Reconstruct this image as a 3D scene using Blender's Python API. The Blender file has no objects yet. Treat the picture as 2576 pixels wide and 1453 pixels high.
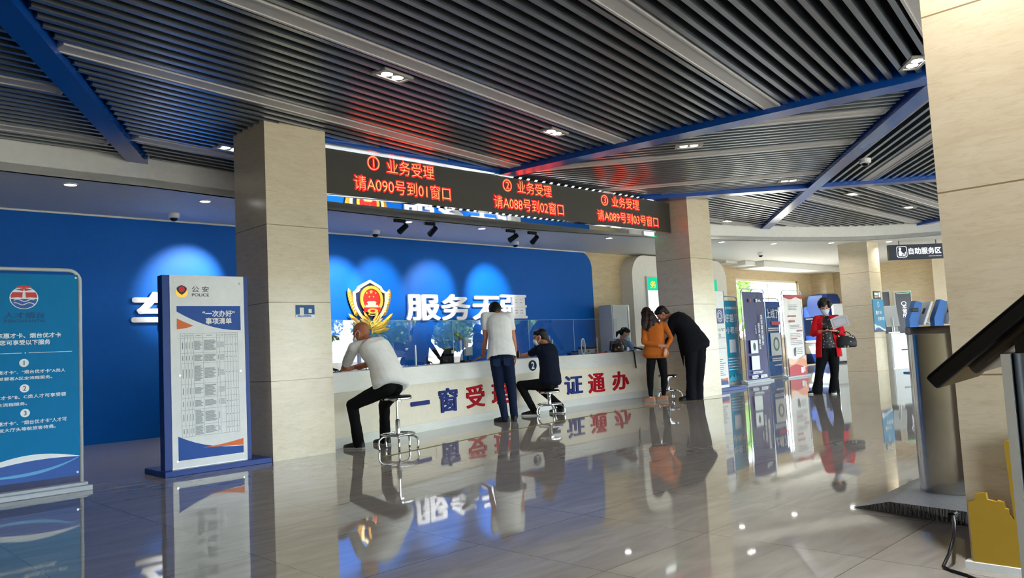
import bpy, bmesh, math, random
from mathutils import Vector, Matrix, noise
random.seed(7)
SC = bpy.context.scene
COL = SC.collection
PI = math.pi
# ------------------------------------------------------------------ camera
def make_camera():
    f, yaw, pitch, roll = 1957.093, math.radians(45.45604), math.radians(4.28941), math.radians(-2.9498)
    cy, sy, cp, sp = math.cos(yaw), math.sin(yaw), math.cos(pitch), math.sin(pitch)
    F = Vector((cy*cp, sy*cp, sp)); R = Vector((sy, -cy, 0)); U = R.cross(F)
    cr, sr = math.cos(roll), math.sin(roll)
    R2 = R*cr + U*sr; U2 = U*cr - R*sr
    cd = bpy.data.cameras.new('camera'); cd.sensor_width = 36; cd.lens = f/2576*36
    cd.clip_start = .05; cd.clip_end = 400
    o = bpy.data.objects.new('camera', cd); COL.objects.link(o)
    M = Matrix((R2, U2, -F)).transposed().to_4x4(); M.translation = Vector((0, 0, 1.1))
    o.matrix_world = M
    SC.camera = o
make_camera()
# ------------------------------------------------------------------ world, sun, exposure
W = bpy.data.worlds.new('sky'); SC.world = W; W.use_nodes = True
bg = W.node_tree.nodes['Background']
bg.inputs[0].default_value = (.80, .90, 1.0, 1); bg.inputs[1].default_value = 14.0
sd = bpy.data.lights.new('sun', 'SUN'); sd.energy = 40; sd.angle = .01; sd.color = (1, .96, .88)
so = bpy.data.objects.new('sun', sd); COL.objects.link(so)
so.rotation_euler = Vector((.35, -.42, -1.0)).to_track_quat('-Z', 'Y').to_euler()
so.location = (0, 0, 30)
vs = SC.view_settings
SC.display_settings.display_device = 'sRGB'
vs.view_transform = 'Standard'; vs.look = 'None'; vs.gamma = 1; vs.use_curve_mapping = False
vs.exposure = 0.33
cyc = SC.cycles
cyc.use_denoising = True
cyc.max_bounces = 7; cyc.diffuse_bounces = 4; cyc.glossy_bounces = 4; cyc.transmission_bounces = 4
cyc.transparent_max_bounces = 10; cyc.caustics_reflective = False; cyc.caustics_refractive = False
cyc.sample_clamp_indirect = 6; cyc.use_adaptive_sampling = True; cyc.adaptive_threshold = .02
cyc.blur_glossy = .3
# ------------------------------------------------------------------ materials
def lin(c):
    c = c.lstrip('#'); v = [int(c[i:i+2], 16)/255 for i in (0, 2, 4)]
    return tuple(x/12.92 if x <= .04045 else ((x+.055)/1.055)**2.4 for x in v) + (1,)
_M = {}
def mat(name, col, rough=.5, metal=0, spec=.25, emit=None, es=0, coat=0, bump=None):
    if name in _M: return _M[name]
    m = bpy.data.materials.new(name); m.use_nodes = True
    nt = m.node_tree; p = nt.nodes['Principled BSDF']
    c = lin(col) if isinstance(col, str) else tuple(col)+(1,)
    p.inputs['Base Color'].default_value = c
    p.inputs['Roughness'].default_value = rough; p.inputs['Metallic'].default_value = metal
    p.inputs['Specular IOR Level'].default_value = spec
    p.inputs['Coat Weight'].default_value = coat
    if emit:
        p.inputs['Emission Color'].default_value = lin(emit); p.inputs['Emission Strength'].default_value = es
    # a little tonal life so that nothing is perfectly flat
    tc = nt.nodes.new('ShaderNodeTexCoord'); n = nt.nodes.new('ShaderNodeTexNoise')
    n.inputs['Scale'].default_value = 9; n.inputs['Detail'].default_value = 3
    nt.links.new(tc.outputs['Object'], n.inputs['Vector'])
    mx = nt.nodes.new('ShaderNodeMix'); mx.data_type = 'RGBA'; mx.blend_type = 'MULTIPLY'; mx.inputs[0].default_value = .12
    mx.inputs[6].default_value = c
    nt.links.new(n.outputs['Color'], mx.inputs[7]); 
    hs = nt.nodes.new('ShaderNodeHueSaturation'); hs.inputs['Saturation'].default_value = 0; hs.inputs['Value'].default_value = 1.9
    nt.links.new(n.outputs['Color'], hs.inputs['Color']); nt.links.new(hs.outputs[0], mx.inputs[7])
    nt.links.new(mx.outputs[2], p.inputs['Base Color'])
    if bump:
        n2 = nt.nodes.new('ShaderNodeTexNoise'); n2.inputs['Scale'].default_value = bump[0]; n2.inputs['Detail'].default_value = 4
        nt.links.new(tc.outputs['Object'], n2.inputs['Vector'])
        b = nt.nodes.new('ShaderNodeBump'); b.inputs['Strength'].default_value = bump[1]; b.inputs['Distance'].default_value = .01
        nt.links.new(n2.outputs['Fac'], b.inputs['Height']); nt.links.new(b.outputs[0], p.inputs['Normal'])
    _M[name] = m
    return m
def emis(name, col, s):
    if name in _M: return _M[name]
    m = bpy.data.materials.new(name); m.use_nodes = True; nt = m.node_tree
    nt.nodes.remove(nt.nodes['Principled BSDF'])
    e = nt.nodes.new('ShaderNodeEmission'); e.inputs[0].default_value = lin(col) if isinstance(col, str) else tuple(col)+(1,); e.inputs[1].default_value = s
    nt.links.new(e.outputs[0], nt.nodes['Material Output'].inputs[0]); _M[name] = m
    return m
def thin_glass(name, boost=1.5, tint=(.93, .97, 1)):
    m = bpy.data.materials.new(name); m.use_nodes = True; nt = m.node_tree
    nt.nodes.remove(nt.nodes['Principled BSDF'])
    t = nt.nodes.new('ShaderNodeBsdfTransparent'); t.inputs[0].default_value = tint+(1,)
    g = nt.nodes.new('ShaderNodeBsdfGlossy'); g.inputs['Roughness'].default_value = .01
    lw = nt.nodes.new('ShaderNodeLayerWeight'); lw.inputs[0].default_value = .5
    pw = nt.nodes.new('ShaderNodeMath'); pw.operation = 'POWER'; pw.inputs[1].default_value = 5; nt.links.new(lw.outputs['Facing'], pw.inputs[0])
    fr = nt.nodes.new('ShaderNodeMath'); fr.operation = 'MULTIPLY_ADD'; fr.inputs[1].default_value = .96; fr.inputs[2].default_value = .04; nt.links.new(pw.outputs[0], fr.inputs[0])
    mu = nt.nodes.new('ShaderNodeMath'); mu.operation = 'MULTIPLY'; mu.inputs[1].default_value = boost; mu.use_clamp = True
    mx = nt.nodes.new('ShaderNodeMixShader')
    nt.links.new(fr.outputs[0], mu.inputs[0]); nt.links.new(mu.outputs[0], mx.inputs[0])
    nt.links.new(t.outputs[0], mx.inputs[1]); nt.links.new(g.outputs[0], mx.inputs[2])
    nt.links.new(mx.outputs[0], nt.nodes['Material Output'].inputs[0])
    return m
def stone(name, ca, cb, cc, rough, seams, seam_off=0.0, bump=.04, VE=.5):
    """banded travertine: long horizontal veins, thin dark joints every `seams` metres of height"""
    m = bpy.data.materials.new(name); m.use_nodes = True; nt = m.node_tree; p = nt.nodes['Principled BSDF']
    N = nt.nodes.new; L = nt.links.new
    geo = N('ShaderNodeNewGeometry'); mp = N('ShaderNodeMapping'); mp.inputs['Scale'].default_value = (1.3, 1.3, 5.5)
    L(geo.outputs['Position'], mp.inputs['Vector'])
    n1 = N('ShaderNodeTexNoise'); n1.inputs['Scale'].default_value = 2.2; n1.inputs['Detail'].default_value = 9; n1.inputs['Roughness'].default_value = .68; n1.inputs['Distortion'].default_value = .9
    L(mp.outputs[0], n1.inputs['Vector'])
    mp2 = N('ShaderNodeMapping'); mp2.inputs['Scale'].default_value = (5, 5, 26); L(geo.outputs['Position'], mp2.inputs['Vector'])
    n2 = N('ShaderNodeTexNoise'); n2.inputs['Scale'].default_value = 1.6; n2.inputs['Detail'].default_value = 6; n2.inputs['Distortion'].default_value = 1.6
    L(mp2.outputs[0], n2.inputs['Vector'])
    r1 = N('ShaderNodeValToRGB'); e = r1.color_ramp.elements
    e[0].position = .22; e[0].color = lin(cc); e[1].position = .72; e[1].color = lin(ca)
    k = e.new(.48); k.color = lin(cb)
    L(n1.outputs['Fac'], r1.inputs[0])
    r2 = N('ShaderNodeValToRGB'); r2.color_ramp.elements[0].position = .30; r2.color_ramp.elements[0].color = (.80, .77, .73, 1); r2.color_ramp.elements[1].position = .5; r2.color_ramp.elements[1].color = (1, 1, 1, 1)
    L(n2.outputs['Fac'], r2.inputs[0])
    mx = N('ShaderNodeMix'); mx.data_type = 'RGBA'; mx.blend_type = 'MULTIPLY'; mx.inputs[0].default_value = VE
    L(r1.outputs[0], mx.inputs[6]); L(r2.outputs[0], mx.inputs[7])
    out = mx.outputs[2]
    if seams:
        sx = N('ShaderNodeSeparateXYZ'); L(geo.outputs['Position'], sx.inputs[0])
        a = N('ShaderNodeMath'); a.operation = 'ADD'; a.inputs[1].default_value = seam_off + 10*seams; L(sx.outputs['Z'], a.inputs[0])
        b = N('ShaderNodeMath'); b.operation = 'MODULO'; b.inputs[1].default_value = seams; L(a.outputs[0], b.inputs[0])
        c = N('ShaderNodeMath'); c.operation = 'LESS_THAN'; c.inputs[1].default_value = .008; L(b.outputs[0], c.inputs[0])
        lt = N('ShaderNodeMath'); lt.operation = 'LESS_THAN'; lt.inputs[1].default_value = 3.0; L(sx.outputs['Z'], lt.inputs[0])
        cm = N('ShaderNodeMath'); cm.operation = 'MULTIPLY'; L(c.outputs[0], cm.inputs[0]); L(lt.outputs[0], cm.inputs[1])
        m2 = N('ShaderNodeMix'); m2.data_type = 'RGBA'; L(cm.outputs[0], m2.inputs[0]); L(out, m2.inputs[6]); m2.inputs[7].default_value = lin('#8a7558')
        out = m2.outputs[2]
    L(out, p.inputs['Base Color'])
    p.inputs['Roughness'].default_value = rough
    bp = N('ShaderNodeBump'); bp.inputs['Strength'].default_value = bump; bp.inputs['Distance'].default_value = .01
    L(n2.outputs['Fac'], bp.inputs['Height']); L(bp.outputs[0], p.inputs['Normal'])
    return m
# ------------------------------------------------------------------ mesh helpers
def T(v): return Matrix.Translation(Vector(v))
def RZ(a): return Matrix.Rotation(a, 4, 'Z')
def RX(a): return Matrix.Rotation(a, 4, 'X')
def RY(a): return Matrix.Rotation(a, 4, 'Y')
def new(): return bmesh.new()
def put(name, bm, m, parent=None, smooth=False, kind=None, loc=None, rz=0, M=None, auto=None, label=None):
    bmesh.ops.recalc_face_normals(bm, faces=bm.faces[:])
    me = bpy.data.meshes.new(name); bm.to_mesh(me); bm.free()
    ms = m if isinstance(m, (list, tuple)) else [m]
    for x in ms: me.materials.append(x)
    if smooth or auto:
        for p in me.polygons: p.use_smooth = True
        if auto: me.set_sharp_from_angle(angle=math.radians(auto))
    o = bpy.data.objects.new(name, me); COL.objects.link(o)
    if parent is not None: o.parent = parent
    if M is not None: o.matrix_basis = M
    elif loc is not None: o.location = loc; o.rotation_euler = (0, 0, rz)
    if kind: o['kind'] = kind
    if label: o['label'] = label
    return o
def tag(o, label, cat, group=None, kind=None):
    o['label'] = label; o['category'] = cat
    if group: o['group'] = group
    if kind: o['kind'] = kind
    return o
def thing(name, label, cat, loc=(0, 0, 0), rz=0, group=None, M=None):
    o = bpy.data.objects.new(name, None); COL.objects.link(o); o.empty_display_size = .1
    if M is not None: o.matrix_basis = M
    else: o.location = loc; o.rotation_euler = (0, 0, rz)
    return tag(o, label, cat, group)
def box(bm, c, s, M=None, bev=0, seg=2, mi=0):
    r = bmesh.ops.create_cube(bm, size=1)
    vs_ = r['verts']
    bmesh.ops.scale(bm, vec=Vector(s), verts=vs_)
    bmesh.ops.translate(bm, vec=Vector(c), verts=vs_)
    if M is not None: bmesh.ops.transform(bm, matrix=M, verts=vs_)
    fs = {f for v in vs_ for f in v.link_faces}
    for f in fs: f.material_index = mi
    if bev:
        es_ = list({e for v in vs_ for e in v.link_edges})
        bmesh.ops.bevel(bm, geom=es_, offset=bev, segments=seg, affect='EDGES', profile=.5)
def bb(bm, x0, x1, y0, y1, z0, z1, **k):
    box(bm, ((x0+x1)/2, (y0+y1)/2, (z0+z1)/2), (x1-x0, y1-y0, z1-z0), **k)
def prism(bm, pts, y0, y1, mi=0):
    """outline in (x,z), extruded along y"""
    a = [bm.verts.new((x, y0, z)) for x, z in pts]; b = [bm.verts.new((x, y1, z)) for x, z in pts]
    fs = [bm.faces.new(a), bm.faces.new(b[::-1])]
    n = len(pts)
    for i in range(n): fs.append(bm.faces.new((a[i], b[i], b[(i+1) % n], a[(i+1) % n])))
    for f in fs: f.material_index = mi
def prism_z(bm, pts, z0, z1, mi=0):
    a = [bm.verts.new((x, y, z0)) for x, y in pts]; b = [bm.verts.new((x, y, z1)) for x, y in pts]
    n = len(pts); fs = [bm.faces.new(a), bm.faces.new(b[::-1])]
    for i in range(n): fs.append(bm.faces.new((a[i], b[i], b[(i+1) % n], a[(i+1) % n])))
    for f in fs: f.material_index = mi
def rrect(x0, x1, z0, z1, r, n=6, corners=(1, 1, 1, 1)):
    pts = []
    for (cx, cz, a0, on) in ((x1-r, z1-r, 0, corners[0]), (x0+r, z1-r, 90, corners[1]), (x0+r, z0+r, 180, corners[2]), (x1-r, z0+r, 270, corners[3])):
        if on: pts += [(cx+r*math.cos(math.radians(a0+90*i/n)), cz+r*math.sin(math.radians(a0+90*i/n))) for i in range(n+1)]
        else: pts.append((x1 if a0 in (0, 270) else x0, z1 if a0 in (0, 90) else z0))
    return pts
def ell(cx, cz, rx, rz, n=28, a0=0, a1=360):
    m = n if a1-a0 >= 360 else n+1
    return [(cx+rx*math.cos(math.radians(a0+(a1-a0)*i/n)), cz+rz*math.sin(math.radians(a0+(a1-a0)*i/n))) for i in range(m)]
def ringp(bm, outer, inner, y0, y1, mi=0):
    n = len(outer); V = [[bm.verts.new((x, y, z)) for x, z in q] for q in (outer, inner) for y in (y0, y1)]
    o0, o1, i0, i1 = V
    for k in range(n):
        j = (k+1) % n
        for q in ((o0[k], o0[j], i0[j], i0[k]), (o1[k], i1[k], i1[j], o1[j]), (o0[k], o1[k], o1[j], o0[j]), (i0[k], i0[j], i1[j], i1[k])):
            bm.faces.new(q).material_index = mi
def frame_of(d):
    d = d.normalized(); a = Vector((0, 0, 1)) if abs(d.z) < .95 else Vector((1, 0, 0))
    u = d.cross(a).normalized(); v = u.cross(d).normalized()
    return u, v
def loft(bm, rings, cap=True, mi=0, close=False):
    R = [[bm.verts.new(p) for p in r] for r in rings]
    n = len(R[0])
    pairs = list(zip(R[:-1], R[1:])) + ([(R[-1], R[0])] if close else [])
    for a, b in pairs:
        for i in range(n):
            bm.faces.new((a[i], a[(i+1) % n], b[(i+1) % n], b[i])).material_index = mi
    if cap and not close:
        bm.faces.new(R[0][::-1]).material_index = mi; bm.faces.new(R[-1]).material_index = mi
def tube(bm, pts, r, seg=8, closed=False, mi=0):
    pts = [Vector(p) for p in pts]; rr = r if isinstance(r, (list, tuple)) else [r]*len(pts)
    rings = []; u = None
    for i, p in enumerate(pts):
        a = pts[(i-1) % len(pts)] if (i > 0 or closed) else p
        b = pts[(i+1) % len(pts)] if (i < len(pts)-1 or closed) else p
        d = (b-a).normalized()
        if u is None: u, v = frame_of(d)
        else:
            u = (u - d*u.dot(d)).normalized(); v = d.cross(u)
        v = d.cross(u).normalized()
        rings.append([p + (u*math.cos(2*PI*k/seg)+v*math.sin(2*PI*k/seg))*rr[i] for k in range(seg)])
    loft(bm, rings, not closed, mi, closed)
def cyl(bm, a, b, r0, r1=None, seg=20, mi=0):
    tube(bm, [a, b], [r0, r0 if r1 is None else r1], seg, mi=mi)
def lathe(bm, prof, c=(0, 0, 0), seg=24, mi=0):
    c = Vector(c)
    loft(bm, [[c+Vector((r*math.cos(2*PI*k/seg), r*math.sin(2*PI*k/seg), z)) for k in range(seg)] for r, z in prof], True, mi)
def ball(bm, c, r, M=None, seg=16, rings=10, mi=0):
    q = bmesh.ops.create_uvsphere(bm, u_segments=seg, v_segments=rings, radius=1)
    s = r if isinstance(r, (tuple, list)) else (r, r, r)
    bmesh.ops.scale(bm, vec=Vector(s), verts=q['verts'])
    if M is not None: bmesh.ops.transform(bm, matrix=M.to_4x4(), verts=q['verts'])
    bmesh.ops.translate(bm, vec=Vector(c), verts=q['verts'])
    for v in q['verts']:
        for f in v.link_faces: f.material_index = mi
# ------------------------------------------------------------------ lettering
def text_bm(body, bold=0.0, spacing=1.0, line=1.0):
    cu = bpy.data.curves.new('lettering', 'FONT'); cu.body = body; cu.size = 1
    cu.space_character = spacing; cu.space_line = line; cu.resolution_u = 4
    if bold < 0: cu.offset = bold
    o = bpy.data.objects.new('lettering', cu); COL.objects.link(o)
    dg = bpy.context.evaluated_depsgraph_get()
    me = bpy.data.meshes.new_from_object(o.evaluated_get(dg))
    bm = bmesh.new(); bm.from_mesh(me)
    if bold > 0:      # heavier strokes: the same outline laid down again around itself
        n = 8 if bold >= .02 else 4
        for k in range(n):
            a = 2*PI*k/n; nv = len(bm.verts); bm.from_mesh(me); bm.verts.ensure_lookup_table()
            for v in bm.verts[nv:]: v.co.x += bold*math.cos(a); v.co.y += bold*math.sin(a); v.co.z = (k+1)
    bpy.data.objects.remove(o); bpy.data.curves.remove(cu); bpy.data.meshes.remove(me)
    return bm
def text(parent, name, body, x0, x1, z0, z1, y, m, bold=0.0, thick=.0, fitw=True, line=1.0, spacing=1.0, M=None, shear=0, kind=None, vertical=False, kids=True):
    """lettering stretched into the rectangle x0..x1, z0..z1 on the plane y (front faces -y)"""
    if vertical: body = '\n'.join(body)
    bm = text_bm(body, bold, spacing, line)
    xs = [v.co.x for v in bm.verts]; ys = [v.co.y for v in bm.verts]
    if not xs: bm.free(); return None
    ax, bx, ay, by = min(xs), max(xs), min(ys), max(ys)
    step = .0001 if (z1-z0) < .12 else .0006
    sx = (x1-x0)/(bx-ax); sz = (z1-z0)/max(by-ay, 1e-4)
    if not fitw: sx = sz; x0 = (x0+x1)/2-(bx-ax)*sx/2
    for v in bm.verts:
        X = x0+(v.co.x-ax)*sx; Z = z0+(v.co.y-ay)*sz
        v.co = Vector((X, y-v.co.z*step, Z))
    if thick:
        r = bmesh.ops.extrude_face_region(bm, geom=bm.faces[:])
        bmesh.ops.translate(bm, vec=(0, thick, 0), verts=[e for e in r['geom'] if isinstance(e, bmesh.types.BMVert)])
    return put(name, bm, m, parent, M=M)
def lines_bm(bm, x0, x1, z0, z1, y, rows, h, seed, ragged=.25, gap=0.0):
    """rows of small print too fine to read"""
    rnd = random.Random(seed)
    for i in range(rows):
        z = z1-(i+.5)*(z1-z0)/rows; w = (x1-x0)*(1-rnd.random()*ragged)
        x = x0
        while x < x0+w-1e-4:
            seg = min(rnd.uniform(.3, .7)*(x1-x0), x0+w-x)
            bb(bm, x, x+seg, y, y+.0006, z-h/2, z+h/2); x += seg+(x1-x0)*.02
# ================================================================== the setting
STONE = stone('travertine', '#d6c9b0', '#cfc1a6', '#c2b295', .16, .8667, -.86+.0)
STONE_DARK = stone('travertine wall', '#cfbc9a', '#c3ae8a', '#b09a75', .3, 0)
WHITE = mat('white paint', '#e4e4e0', .6)
BLUEWALL = mat('blue wall paint', '#0059b0', .5, spec=.15)
BEAM = mat('blue enamel', '#0b48a0', .22, spec=.6)
SLAT = mat('grey aluminium slat', '#959b9f', .3, metal=.85, spec=.6)
STRIP = mat('pale grey cover strip', '#c3c0be', .4)
DECK = mat('black ceiling void', '#0b0c0e', .9)
CHROME = mat('chrome', '#d9dbdd', .08, metal=1)
MIRROR = mat('mirror steel', '#e6e8ea', .03, metal=1)
STEEL = mat('brushed steel', '#c4c2bf', .13, metal=1)
STEEL.node_tree.nodes['Principled BSDF'].inputs['Anisotropic'].default_value = .3
BLACK = mat('black plastic', '#101113', .35)
DGREY = mat('dark grey plastic', '#33363a', .4)
LGREY = mat('light grey plastic', '#b9bdbd', .4)
NAVY = mat('navy enamel', '#1c3a80', .35)
LAMP = emis('lamp white', '#fffdf6', 14)
GLASS = thin_glass('acrylic sheet', 2.1)
PANE = thin_glass('window pane', 1.6, (.97, .98, 1))
ALU = mat('satin aluminium', '#c3c7ca', .3, metal=.8)
def floor_mat():
    m = bpy.data.materials.new('polished floor tile'); m.use_nodes = True; nt = m.node_tree; p = nt.nodes['Principled BSDF']
    N = nt.nodes.new; L = nt.links.new
    g = N('ShaderNodeNewGeometry'); sx = N('ShaderNodeSeparateXYZ'); L(g.outputs['Position'], sx.inputs[0])
    def joint(axis, off, pitch=.9, w=.0045):
        a = N('ShaderNodeMath'); a.operation = 'ADD'; a.inputs[1].default_value = 90-off; L(sx.outputs[axis], a.inputs[0])
        b = N('ShaderNodeMath'); b.operation = 'MODULO'; b.inputs[1].default_value = pitch; L(a.outputs[0], b.inputs[0])
        c = N('ShaderNodeMath'); c.operation = 'LESS_THAN'; c.inputs[1].default_value = w; L(b.outputs[0], c.inputs[0])
        d = N('ShaderNodeMath'); d.operation = 'DIVIDE'; d.inputs[1].default_value = pitch; L(a.outputs[0], d.inputs[0])
        e = N('ShaderNodeMath'); e.operation = 'FLOOR'; L(d.outputs[0], e.inputs[0])
        return c, e
    cx, fx = joint('X', .27); cy, fy = joint('Y', .68)
    mx = N('ShaderNodeMath'); mx.operation = 'MAXIMUM'; L(cx.outputs[0], mx.inputs[0]); L(cy.outputs[0], mx.inputs[1])
    cv = N('ShaderNodeCombineXYZ'); L(fx.outputs[0], cv.inputs[0]); L(fy.outputs[0], cv.inputs[1])
    wn = N('ShaderNodeTexWhiteNoise'); L(cv.outputs[0], wn.inputs['Vector'])
    mp = N('ShaderNodeMapping'); mp.inputs['Scale'].default_value = (1.2, 5, 1); L(g.outputs['Position'], mp.inputs['Vector'])
    ad = N('ShaderNodeVectorMath'); ad.operation = 'ADD'; L(mp.outputs[0], ad.inputs[0])
    sc = N('ShaderNodeVectorMath'); sc.operation = 'SCALE'; sc.inputs['Scale'].default_value = 20; L(wn.outputs['Color'], sc.inputs[0]); L(sc.outputs[0], ad.inputs[1])
    n = N('ShaderNodeTexNoise'); n.inputs['Scale'].default_value = 1.3; n.inputs['Detail'].default_value = 7; n.inputs['Distortion'].default_value = 1.2; L(ad.outputs[0], n.inputs['Vector'])
    r = N('ShaderNodeValToRGB'); r.color_ramp.elements[0].position = .3; r.color_ramp.elements[0].color = lin('#99948d'); r.color_ramp.elements[1].position = .72; r.color_ramp.elements[1].color = lin('#aca7a0')
    L(n.outputs['Fac'], r.inputs[0])
    m2 = N('ShaderNodeMix'); m2.data_type = 'RGBA'; L(mx.outputs[0], m2.inputs[0]); L(r.outputs[0], m2.inputs[6]); m2.inputs[7].default_value = lin('#6a6258')
    L(m2.outputs[2], p.inputs['Base Color'])
    p.inputs['Roughness'].default_value = .035; p.inputs['IOR'].default_value = 1.85
    # each polished tile lies a hair off level, so reflections shift a little from tile to tile
    wb = N('ShaderNodeTexNoise'); wb.inputs['Scale'].default_value = .9; wb.inputs['Detail'].default_value = 1; L(g.outputs['Position'], wb.inputs['Vector'])
    bp = N('ShaderNodeBump'); bp.inputs['Strength'].default_value = .02; bp.inputs['Distance'].default_value = .05; L(wb.outputs['Fac'], bp.inputs['Height']); L(bp.outputs[0], p.inputs['Normal'])
    return m
FLOOR = floor_mat()
def st(o): o['kind'] = 'structure'; return o
bm = new(); bb(bm, -4, 28.6, -6.2, 12.8, -.1, 0); st(put('floor', bm, FLOOR))
bm = new(); bb(bm, -4, 28.6, -6.2, 12.8, 4.1, 4.3); st(put('ceiling', bm, DECK))
# ---- edge of the lower soffit, a long shallow curve
EDGE = [(-4, 9.35), (-2, 9.72), (0, 10.0), (2, 10.2), (2.8, 10.24), (3.74, 10.27), (4.83, 10.4), (6.5, 10.56), (7.75, 10.62), (9, 10.64), (10.28, 10.6), (11.8, 10.46), (13.2, 10.28), (14.47, 10.06), (16.0, 9.72), (17.2, 9.38), (18.21, 9.03), (19.3, 8.55), (20.17, 8.1), (20.95, 7.5), (21.5, 6.75), (21.9, 5.9), (22.2, 5), (22.6, 2), (22.8, -6.2)]
def smooth_line(P, n=5):
    out = []
    for i in range(len(P)-1):
        p0 = P[max(i-1, 0)]; p1 = P[i]; p2 = P[i+1]; p3 = P[min(i+2, len(P)-1)]
        for k in range(n):
            t = k/n
            out.append(tuple(.5*((2*p1[j])+(-p0[j]+p2[j])*t+(2*p0[j]-5*p1[j]+4*p2[j]-p3[j])*t*t+(-p0[j]+3*p1[j]-3*p2[j]+p3[j])*t**3) for j in (0, 1)))
    out.append(P[-1]); return out
EDGEL = smooth_line(EDGE)
bm = new(); prism_z(bm, EDGEL+[(28.6, -6.2), (28.6, 12.8), (-4, 12.8)], 3.4, 3.5); st(put('ceiling_soffit', bm, WHITE))
bm = new()
for (a, b) in zip(EDGEL[:-1], EDGEL[1:]):
    d = Vector((b[0]-a[0], b[1]-a[1], 0)).normalized(); n = Vector((-d.y, d.x, 0))*.06
    vs8 = [bm.verts.new((q[0]+w*n.x, q[1]+w*n.y, z)) for z in (3.4, 4.1) for q, w in ((a, 0), (b, 0), (b, 1), (a, 1))]
    for f in ((0, 1, 5, 4), (1, 2, 6, 5), (2, 3, 7, 6), (3, 0, 4, 7), (0, 3, 2, 1), (4, 5, 6, 7)): bm.faces.new([vs8[i] for i in f])
bmesh.ops.remove_doubles(bm, verts=bm.verts[:], dist=.001)
st(put('trim_soffit_edge', bm, WHITE))
def in_hall(x, y):
    """on the camera's side of the soffit edge"""
    c = False; P = EDGEL+[(-4, -6.2)]
    j = len(P)-1
    for i in range(len(P)):
        if (P[i][1] > y) != (P[j][1] > y) and x < (P[j][0]-P[i][0])*(y-P[i][1])/(P[j][1]-P[i][1])+P[i][0]: c = not c
        j = i
    return c
def side(p, a, b): return (b[0]-a[0])*(p[1]-a[1])-(b[1]-a[1])*(p[0]-a[0])
B1 = ((1.20, 6.22), (4.02, 11.15)); B2 = ((7.82, 10.75), (8.93, 2.55)); B3 = ((8.95, 2.45), (19.05, 10.03)); B4 = ((11.75, 8.55), (17.2, 1.98)); B5 = ((22.1, 7.85), (19.2, 2.3))
SL = 3.756
def slat_panel(name, inside, ang, strips, smin, smax):
    a = math.radians(ang); d = Vector((math.cos(a), math.sin(a))); n = Vector((-d.y, d.x))
    pitch = .1435; items = []
    for i, c in enumerate(sorted(strips)): items.append((c, .2, True))
    cs = sorted(strips) or [smin]
    bounds = [smin]+cs+[smax]
    for i in range(len(bounds)-1):
        lo = bounds[i]+(.16 if bounds[i] in strips else 0); hi = bounds[i+1]-(.16 if bounds[i+1] in strips else 0)
        k = max(1, round((hi-lo)/pitch))
        for j in range(k+1): items.append((lo+(hi-lo)*j/k, .05, False))
    sl = new(); st_ = new()
    for c, w, strip in items:
        run = None; t = -45.0
        while t < 45:
            p = n*c+d*t; ok = -4 < p.x < 28.4 and -6 < p.y < 12.6 and in_hall(p.x, p.y) and inside((p.x, p.y))
            if ok and run is None: run = t
            if run is not None and (not ok or t > 44.9):
                L_ = t-.05-run
                if L_ > .08:
                    M = T((*(n*c+d*(run+L_/2)), 0)) @ RZ(a)
                    if strip:
                        box(st_, (0, 0, SL+.03), (L_, w, .06), M=M)
                        for s in (-1, 1): box(st_, (0, s*(w/2-.012), SL-.004), (L_, .024, .012), M=M)
                        for s in (-1, 1): box(st_, (s*(L_/2-.02), 0, SL-.003), (.04, w-.05, .008), M=M)
                    else: box(sl, (0, 0, SL+.05), (L_, w, .1), M=M)
                run = None
            t += .05
    o = st(put(name, sl, SLAT))
    put('cover_strip', st_, STRIP, o)
r_b1 = lambda p: side(p, *B1) < -.12*5.7
l_b1 = lambda p: side(p, *B1) > .12*5.7
B2L = 8.27; B3L = 12.63; B4L = 8.54
slat_panel('ceiling_slats', lambda p: r_b1(p) and side(p, *B2) < -.14*B2L and not (side(p, *B3) < 0 and p[0] > 8.9), 9.0, [-2.9, -1, .92, 2.79, 4.83, 6.62, 8.75], -7.5, 10.8)
slat_panel('ceiling_slats', l_b1, 2.0, [6.1, 8.02, 9.6], 0, 10.6)
slat_panel('ceiling_slats', lambda p: side(p, *B2) > .14*B2L and side(p, *B3) > .11*B3L and side(p, *B4) < -.13*B4L, -53.5, [10.0, 11.49, 13.55], 7.5, 16)
slat_panel('ceiling_slats', lambda p: side(p, *B3) < -.11*B3L and side(p, *B4) < -.13*B4L and p[0] > 8.9, 37.5, [-4.47, -6.4, -8.4], -14, -2)
slat_panel('ceiling_slats', lambda p: side(p, *B4) > .13*B4L and side(p, *B3) > .11*B3L, -.5, [7.62, 9.42], 5, 10.8)
slat_panel('ceiling_slats', lambda p: side(p, *B4) > .13*B4L and side(p, *B3) < -.11*B3L and side(p, *B5) < -.1*6.26, 1.0, [3.3, 5.2, 6.42, 8.3], -6.5, 9.6)
slat_panel('ceiling_slats', lambda p: side(p, *B4) > 0 and side(p, *B5) > .1*6.26, -2.0, [5.5, 7.4], -6.5, 9.6)
def beam(i, a, b, w, z0=3.69, z1=3.95):
    bm = new(); A = Vector((*a, 0)); B = Vector((*b, 0)); d = B-A
    box(bm, (0, 0, (z0+z1)/2), (d.length, w, z1-z0), M=T((A+B)/2) @ RZ(math.atan2(d.y, d.x)))
    st(put('trim_%d' % i, bm, BEAM))
beam(1, (-1.5, 1.5), (3.86, 10.87), .22); beam(2, (8.93, 2.5), (7.86, 10.4), .28)
beam(3, (8.8, 2.34), (19.0, 9.99), .22, 3.686, 3.94); beam(4, (11.7, 8.6), (17.2, 1.98), .26, 3.688, 3.945); beam(5, (22.05, 7.75), (19.2, 2.3), .2)
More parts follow.
